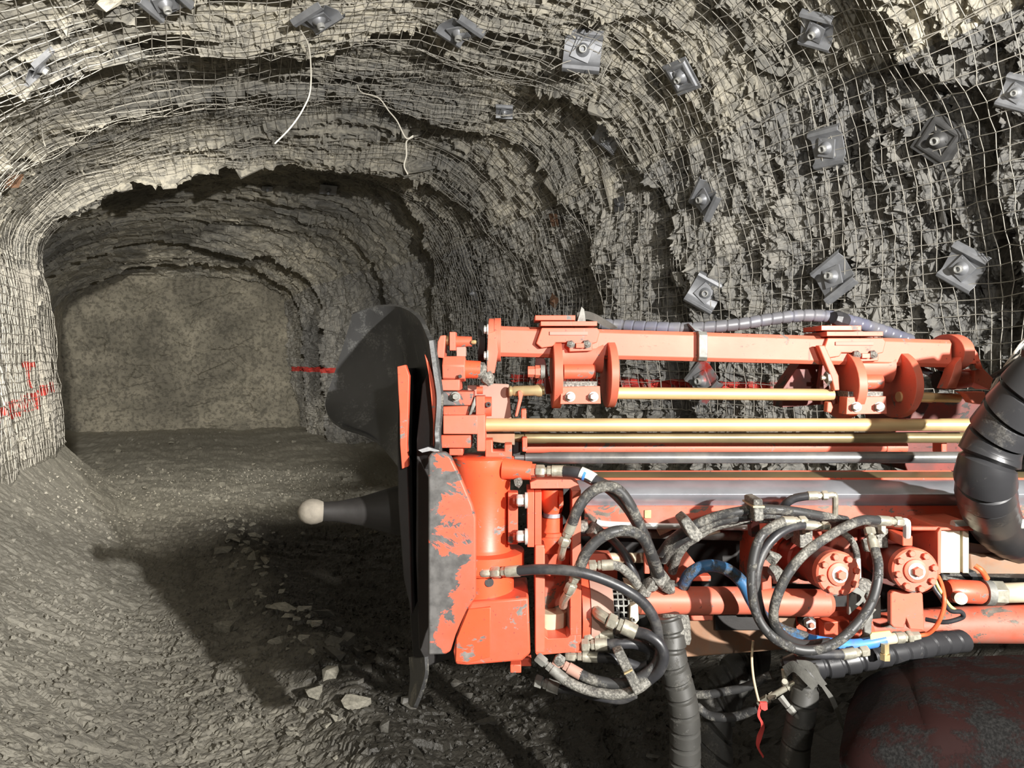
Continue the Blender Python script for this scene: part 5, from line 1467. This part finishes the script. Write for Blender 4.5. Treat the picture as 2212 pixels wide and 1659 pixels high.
hose([(1820, 1150, 2.44), (1840, 1168, 2.42), (1850, 1195, 2.42), (1852, 1230, 2.46)], 7, 'thin crusted hose between the two motors', 'rubber_crust')
# motor port blocks
for (xp, yp, lb) in ((1742, 1150, ''), (1905, 1150, '')):
    part('port_block', MB().bx(xp - 14, yp - 8, xp + 14, yp + 34, 2.48, 0.08), 'rubber_crust')
    part('port_nut', MB().cy((xp, yp + 2, 2.46), (xp, yp - 18, 2.46), 9, 9, 6), 'zinc', bevel=0)
part('port_block', MB().bx(1950, 1158, 1972, 1180, 2.40, 0.1), 'red')
# blue hose with yellow tag
hose([(1476, 1266, 2.50), (1490, 1240, 2.47), (1518, 1224, 2.45), (1550, 1223, 2.44), (1580, 1236, 2.42), (1606, 1262, 2.40), (1626, 1300, 2.38), (1652, 1336, 2.36), (1690, 1362, 2.35), (1740, 1378, 2.35)], 13.5,
     'muddy dark blue hose arching over the lower tube', 'blue_mud', name='water_hose', group=None)
hose([(1620, 1290, 2.385), (1640, 1326, 2.36), (1675, 1354, 2.35), (1720, 1374, 2.35), (1780, 1388, 2.37), (1840, 1393, 2.39), (1882, 1388, 2.40), (1912, 1381, 2.40)], 12.5,
     'bright blue hose with a yellow tag behind the black loops', 'blue', name='water_hose', group=None)
wh = bpy.data.objects['water_hose.001']
emit(MB().pgd([(1880, 1372, 2.36), (1884, 1367, 2.36), (1922, 1363, 2.36), (1928, 1372, 2.36), (1922, 1374, 2.36), (1881, 1382, 2.36)], FW * 0.004), 'tag', 'yellow', wh, bevel=0, label='blank yellow tag')
emit(MB().cy((1908, 1382, 2.40), (1934, 1378, 2.40), 11.5, 11.5, 18), 'ferrule', 'beige', wh, bevel=0)
fitting(wh, (1968, 1375, 2.41), (1932, 1378, 2.40), 11, 'zinc')
emit(MB().cy((1968, 1375, 2.41), (1986, 1373, 2.41), 11, 9, 6), 'end_nut', 'zinc', wh, bevel=0)
emit(MB().cy((1912, 1390, 2.38), (1912, 1410, 2.38), 9, 9, 6).cy((1912, 1408, 2.38), (1912, 1424, 2.38), 6, 6, 12).cy((1912, 1412, 2.38), (1912, 1425, 2.38), 11, 11, 6), 'drain_plug', 'brass', wh, bevel=0)
hose([(1986, 1373, 2.41), (2006, 1368, 2.40), (2024, 1350, 2.38), (2037, 1320, 2.37), (2040, 1292, 2.37), (2034, 1262, 2.40), (2026, 1244, 2.42)], 4.5, 'thin orange hose curving up beside the right motor', 'orange', name='control_hose', group=None, seg=10)
hose([(2018, 1246, 2.40), (2024, 1262, 2.39), (2036, 1284, 2.38), (2050, 1306, 2.38), (2064, 1318, 2.39)], 3.2, 'thin yellow and white signal wire beside the orange hose', 'yellow', name='signal_cable', cat='cable', group=None, seg=8)
hose([(2012, 1250, 2.40), (2018, 1270, 2.39), (2032, 1290, 2.38), (2052, 1318, 2.38), (2076, 1322, 2.39), (2078, 1334, 2.40), (2040, 1344, 2.42), (2000, 1338, 2.46)], 5, 'black cable loop below the red union at the right', 'rubber', name='signal_cable', cat='cable', group=None, seg=10)
hose([(2106, 1222, 2.44), (2120, 1232, 2.43), (2132, 1250, 2.44)], 6, 'short stub of orange hose by the cream valve cover', 'orange', name='control_hose', group=None, seg=10)

# spiral-wrapped bundles
WG = 'spiral-wrapped hose bundles'
def bundle(pts, rpx, label, mat, pitch=0.045, lift=0.10, skew=0.10, seg=20):
    return hose(pts, rpx, label, mat, (), (pitch, lift, skew), 'wrapped_hose_bundle', 'hose bundle', WG, seg)
bundle([(1296, 700, 2.72), (1340, 702, 2.72), (1400, 706, 2.70), (1480, 709, 2.68), (1540, 706, 2.67), (1600, 700, 2.67), (1660, 690, 2.68), (1730, 682, 2.70), (1790, 684, 2.72), (1850, 697, 2.76), (1910, 716, 2.82), (1965, 735, 2.88)], (12, 14), 'grey conduit wrapped in blue-grey spiral, lying along the red beam', 'wrap_grey', 0.040, 0.08, 0.05)
ct = thing('conduit_tie', 'torn grey strap end tying the conduit at the left clamp', 'strap', P(1265, 690, 2.62))
emit(MB().sheet([[P(1246, 676, 2.60), P(1262, 672, 2.60), P(1285, 678, 2.60), P(1310, 692, 2.61), (P(1334, 708, 2.63))], [P(1248, 700, 2.62), P(1264, 690, 2.61), P(1284, 694, 2.61), P(1306, 706, 2.62), P(1326, 712, 2.64)]], 6, 3, 0.004), 'strap_end', 'strap', ct, bevel=0)
emit(MB().pg([(1246, 698), (1256, 662), (1262, 668), (1266, 698)], 2.60, 0.02), 'strap_tab', 'grey_iron', ct, bevel=0.001)
emit(MB().lathe(P(1800, 686, 2.68), P(1828, 694, 2.70), [(0, 0.022), (0.3, 0.030), (0.7, 0.029), (1, 0.022)], 9), 'tape_wrap', 'rubber', None, 'shiny black tape knot round the grey conduit above the second clamp', 'tape', smooth=25)
emit(MB().pgd([(1487, 698, 2.64), (1492, 700, 2.64), (1518, 716, 2.60), (1502, 714, 2.60)], FW * 0.03), 'conduit_clip', 'galv', None, 'thin grey clip edge where the conduit meets the cable tie', 'clip', bevel=0.001)
bundle([(1442, 1330, 2.44), (1450, 1372, 2.42), (1452, 1420, 2.40), (1466, 1478, 2.39), (1478, 1540, 2.38), (1480, 1610, 2.38), (1478, 1720, 2.38)], (31, 34), 'black wrapped bundle hanging straight down, nearest the lower hose loops', 'wrap_dust', 0.048, 0.035, 0.12)
cuff = thing('hose_cuff', 'mud-crusted collar where the bundles pass the lower tube', 'collar', P(1456, 1395, 2.42))
emit(MB().lathe(P(1456, 1328, 2.46), P(1458, 1392, 2.43), [(0, 0.046), (0.2, 0.050), (0.8, 0.052), (1, 0.046)], 18), 'collar', 'rubber_crust', cuff, bevel=0)
bundle([(1650, 1400, 2.95), (1612, 1440, 2.90), (1578, 1478, 2.84), (1552, 1530, 2.80), (1540, 1590, 2.78), (1536, 1740, 2.78)], (42, 44), 'wide wrapped bundle slanting down behind the straight one', 'wrap_dust', 0.075, 0.06, 0.35)
bundle([(1738, 1432, 2.44), (1742, 1462, 2.42), (1738, 1500, 2.41), (1728, 1560, 2.40), (1718, 1620, 2.40), (1712, 1730, 2.40)], (28, 33), 'wrapped bundle hanging down under the motors beside the red tape', 'wrap_dust', 0.06, 0.05, 0.1)
bundle([(1700, 1448, 2.50), (1740, 1438, 2.47), (1790, 1436, 2.46), (1850, 1424, 2.46), (1910, 1412, 2.48), (1960, 1404, 2.50), (2010, 1392, 2.53), (2080, 1384, 2.58)], (29, 24), 'wrapped bundle lying level under the motors, running right', 'wrap_black', 0.055, 0.09, 0.1)
bundle([(2560, 760, 2.20), (2395, 758, 2.12), (2300, 778, 2.10), (2252, 815, 2.10), (2210, 868, 2.13), (2172, 915, 2.17), (2144, 965, 2.20), (2130, 1020, 2.21), (2130, 1068, 2.28), (2142, 1112, 2.42), (2166, 1148, 2.58), (2215, 1172, 2.68), (2290, 1180, 2.74), (2420, 1180, 2.76), (2700, 1190, 2.76)], (58, 50), 'thickest black wrapped bundle bulging down at the right edge', 'wrap_black', 0.072, 0.10, 0.08, 28)
# tie strap, tag, breaker fittings
st = thing('tie_strap', 'grey webbing strap knotted round the bundles, its loose end hanging', 'strap', P(1760, 1500, 2.35))
emit(MB().sheet([[P(1690, 1440, 2.40), P(1712, 1428, 2.37), P(1740, 1448, 2.35), P(1768, 1475, 2.34)], [P(1700, 1462, 2.40), P(1715, 1452, 2.37), P(1738, 1474, 2.35), P(1756, 1492, 2.34)]], 6, 4, 0.004), 'strap_loop', 'strap', st, bevel=0)
emit(MB().sheet([[P(1720, 1424, 2.36), P(1755, 1432, 2.35), P(1775, 1462, 2.34), P(1787, 1478, 2.34)], [P(1728, 1440, 2.36), P(1750, 1452, 2.35), P(1766, 1475, 2.34), P(1774, 1484, 2.34)]], 6, 4, 0.004), 'strap_loop', 'strap', st, bevel=0)
emit(MB().sheet([[P(1772, 1480, 2.37), P(1792, 1512, 2.36), P(1806, 1545, 2.36), P(1822, 1582, 2.36), P(1823, 1590, 2.36)], [P(1778, 1476, 2.37), P(1802, 1508, 2.36), P(1816, 1545, 2.36), P(1823, 1570, 2.36), P(1824, 1588, 2.36)]], 6, 3, 0.003), 'strap_end', 'strap', st, bevel=0)
hose([(1498, 1500, 2.62), (1530, 1500, 2.60), (1570, 1493, 2.58), (1610, 1484, 2.56), (1665, 1458, 2.54)], 9, 'muddy hose crossing in front of the wide bundle', 'rubber_mud')
hose([(1505, 1525, 2.60), (1530, 1545, 2.58), (1566, 1550, 2.55), (1600, 1545, 2.53), (1634, 1528, 2.50)], 9.5, 'short drooping hose ending at the tee with red tape', 'rubber_mud')
tee = thing('hose_tee', 'muddy brass tee and valve hanging between the bundles', 'pipe fitting', P(1690, 1520, 2.42))
emit(MB().cy((1640, 1520, 2.47), (1660, 1508, 2.45), 9, 9, 6).cy((1660, 1508, 2.45), (1722, 1472, 2.42), 6.5, 6.5, 12).cy((1664, 1506, 2.45), (1672, 1501, 2.45), 9, 9, 6).cy((1700, 1486, 2.43), (1712, 1479, 2.43), 9, 9, 6), 'tee_pipe', 'zinc', tee, bevel=0)
emit(MB().cy((1697, 1478, 2.43), (1692, 1446, 2.43), 6, 5, 10).cy((1695, 1474, 2.42), (1695, 1472, 2.36), 8, 6, 12), 'tee_valve', 'zinc', tee, bevel=0)
emit(MB().cy((1686, 1505, 2.40), (1704, 1528, 2.38), 8, 7, 6).cy((1704, 1528, 2.38), (1716, 1542, 2.37), 9, 8, 6).cy((1716, 1542, 2.37), (1728, 1555, 2.37), 5, 4, 10), 'capped_branch', 'grey_iron', tee, bevel=0)
emit(MB().tube([P(1627, 1384, 2.42), P(1624, 1420, 2.42), P(1627, 1460, 2.42), P(1634, 1495, 2.42), (P(1640, 1518, 2.42))], 2.6 * 2.42 / FPX, 8, 6), 'tie_wire', 'tan_wire', None, 'thin tan wire hanging from the girder down to the red tape', 'wire')
rb = thing('flagging_tape', 'strip of red flagging tape tied to the tee, hanging limp', 'tape', P(1645, 1635, 2.40))
emit(MB().sheet([[P(1640, 1520, 2.40), P(1636, 1545, 2.40), P(1644, 1566, 2.39), P(1635, 1590, 2.40), P(1634, 1612, 2.40), P(1648, 1638, 2.40)], [P(1648, 1524, 2.41), P(1641, 1545, 2.42), P(1651, 1568, 2.41), P(1646, 1592, 2.41), P(1640, 1614, 2.41), P(1650, 1634, 2.41)]], 8, 3, 0.001), 'tape_tail', 'tape', rb, bevel=0)
emit(MB().pgd([(1642, 1518, 2.40), (1658, 1518, 2.41), (1658, 1532, 2.40), (1652, 1536, 2.42), (1644, 1532, 2.40)], FW * 0.012), 'tape_knot', 'tape', rb, bevel=0.001)

# cables at the far right
for k, (q, lb) in enumerate([([(2148, 838, 2.75), (2165, 800, 2.74), (2190, 765, 2.72), (2240, 715, 2.7)], 'first pale cable strand fanning up at the right edge'), ([(2145, 832, 2.78), (2172, 790, 2.76), (2205, 742, 2.74), (2240, 700, 2.72)], 'second pale cable strand fanning up at the right edge'), ([(2140, 842, 2.72), (2160, 808, 2.72), (2182, 782, 2.7), (2240, 740, 2.7)], 'third pale cable strand fanning up at the right edge')]):
    hose(q, 2.2, lb, 'wire', name='cable_strand', cat='cable', group='pale cable strands at the right edge', seg=6)
hose([(2142, 815, 2.66), (2165, 802, 2.64), (2195, 782, 2.62), (2250, 750, 2.6)], 6, 'flat dark cable reaching from the rotation motor to the right edge', 'rubber_mud', name='power_cable', cat='cable', group=None)
hose([(1978, 790, 2.74), (1990, 798, 2.72), (2008, 806, 2.72), (2020, 816, 2.72)], 7, 'short pale blue hose end behind the rear of the red beam', 'wrap_grey', name='hose_end', group=None)

# carrier hull in the lower right
CARR = thing('drill_carrier', 'dark mud-covered carrier hull in the lower right corner', 'drill carrier', rig(1.6, 2.2, 0.35))
rows_ = [
    [P(1862, 1536, 2.42), P(1892, 1488, 2.42), P(1965, 1464, 2.42), P(2100, 1446, 2.42), P(2940, 1428, 2.42)],
    [P(1852, 1571, 2.22), P(1890, 1536, 2.22), P(1972, 1506, 2.22), P(2110, 1492, 2.22), P(2960, 1476, 2.22)],
    [P(1842, 1626, 2.06), P(1888, 1596, 2.04), P(1985, 1571, 2.03), P(2130, 1556, 2.03), P(2980, 1546, 2.03)],
    [P(1832, 1676, 2.02), P(1880, 1666, 1.98), P(1990, 1646, 1.96), P(2140, 1636, 1.96), P(3000, 1626, 1.96)],
    [P(1822, 1796, 2.02), P(1870, 1796, 1.99), P(1990, 1796, 1.97), P(2140, 1796, 1.97), P(3000, 1796, 1.97)],
]
hull = emit(MB().sheet(rows_, 8, 6, -0.04), 'hull', 'hull_mud_shade', CARR, bevel=0, smooth=60)
emit(MB().pgd([(1866, 1550, 2.40), (1900, 1505, 2.40), (2100, 1465, 2.40), (2900, 1450, 2.40), (2900, 1700, 2.40), (1840, 1700, 2.40)], FW * 0.05), 'hull_rear', 'dark', CARR)
emit(MB().pgd([(1858, 1580, 2.32), (1845, 1640, 2.08), (1838, 1760, 2.06), (1850, 1760, 2.40), (1866, 1560, 2.40)], RX * 0.03), 'hull_side', 'dark', CARR)
rm_ = random.Random(5)
mb = MB()
for _ in range(260):
    u_, v_ = rm_.random(), rm_.random() ** 1.5
    a_ = P(1892 + u_ * 330, 1488 - u_ * 42, 2.42).lerp(P(1985 + u_ * 280, 1571 - u_ * 18, 2.03), v_)
    c = a_ + UP * 0.02
    s_ = rm_.uniform(0.002, 0.0055)
    mb.add([c + Vector((s_, 0, 0)), c - Vector((s_, 0, 0)), c + Vector((0, s_, 0)), c - Vector((0, s_, 0)), c + Vector((0, 0, s_)), c - Vector((0, 0, s_))], [(0, 2, 4), (2, 1, 4), (1, 3, 4), (3, 0, 4), (2, 0, 5), (1, 2, 5), (3, 1, 5), (0, 3, 5)])
emit(mb, 'mud_crumbs', 'stone_dark', CARR, kind='stuff', bevel=0, smooth=0)
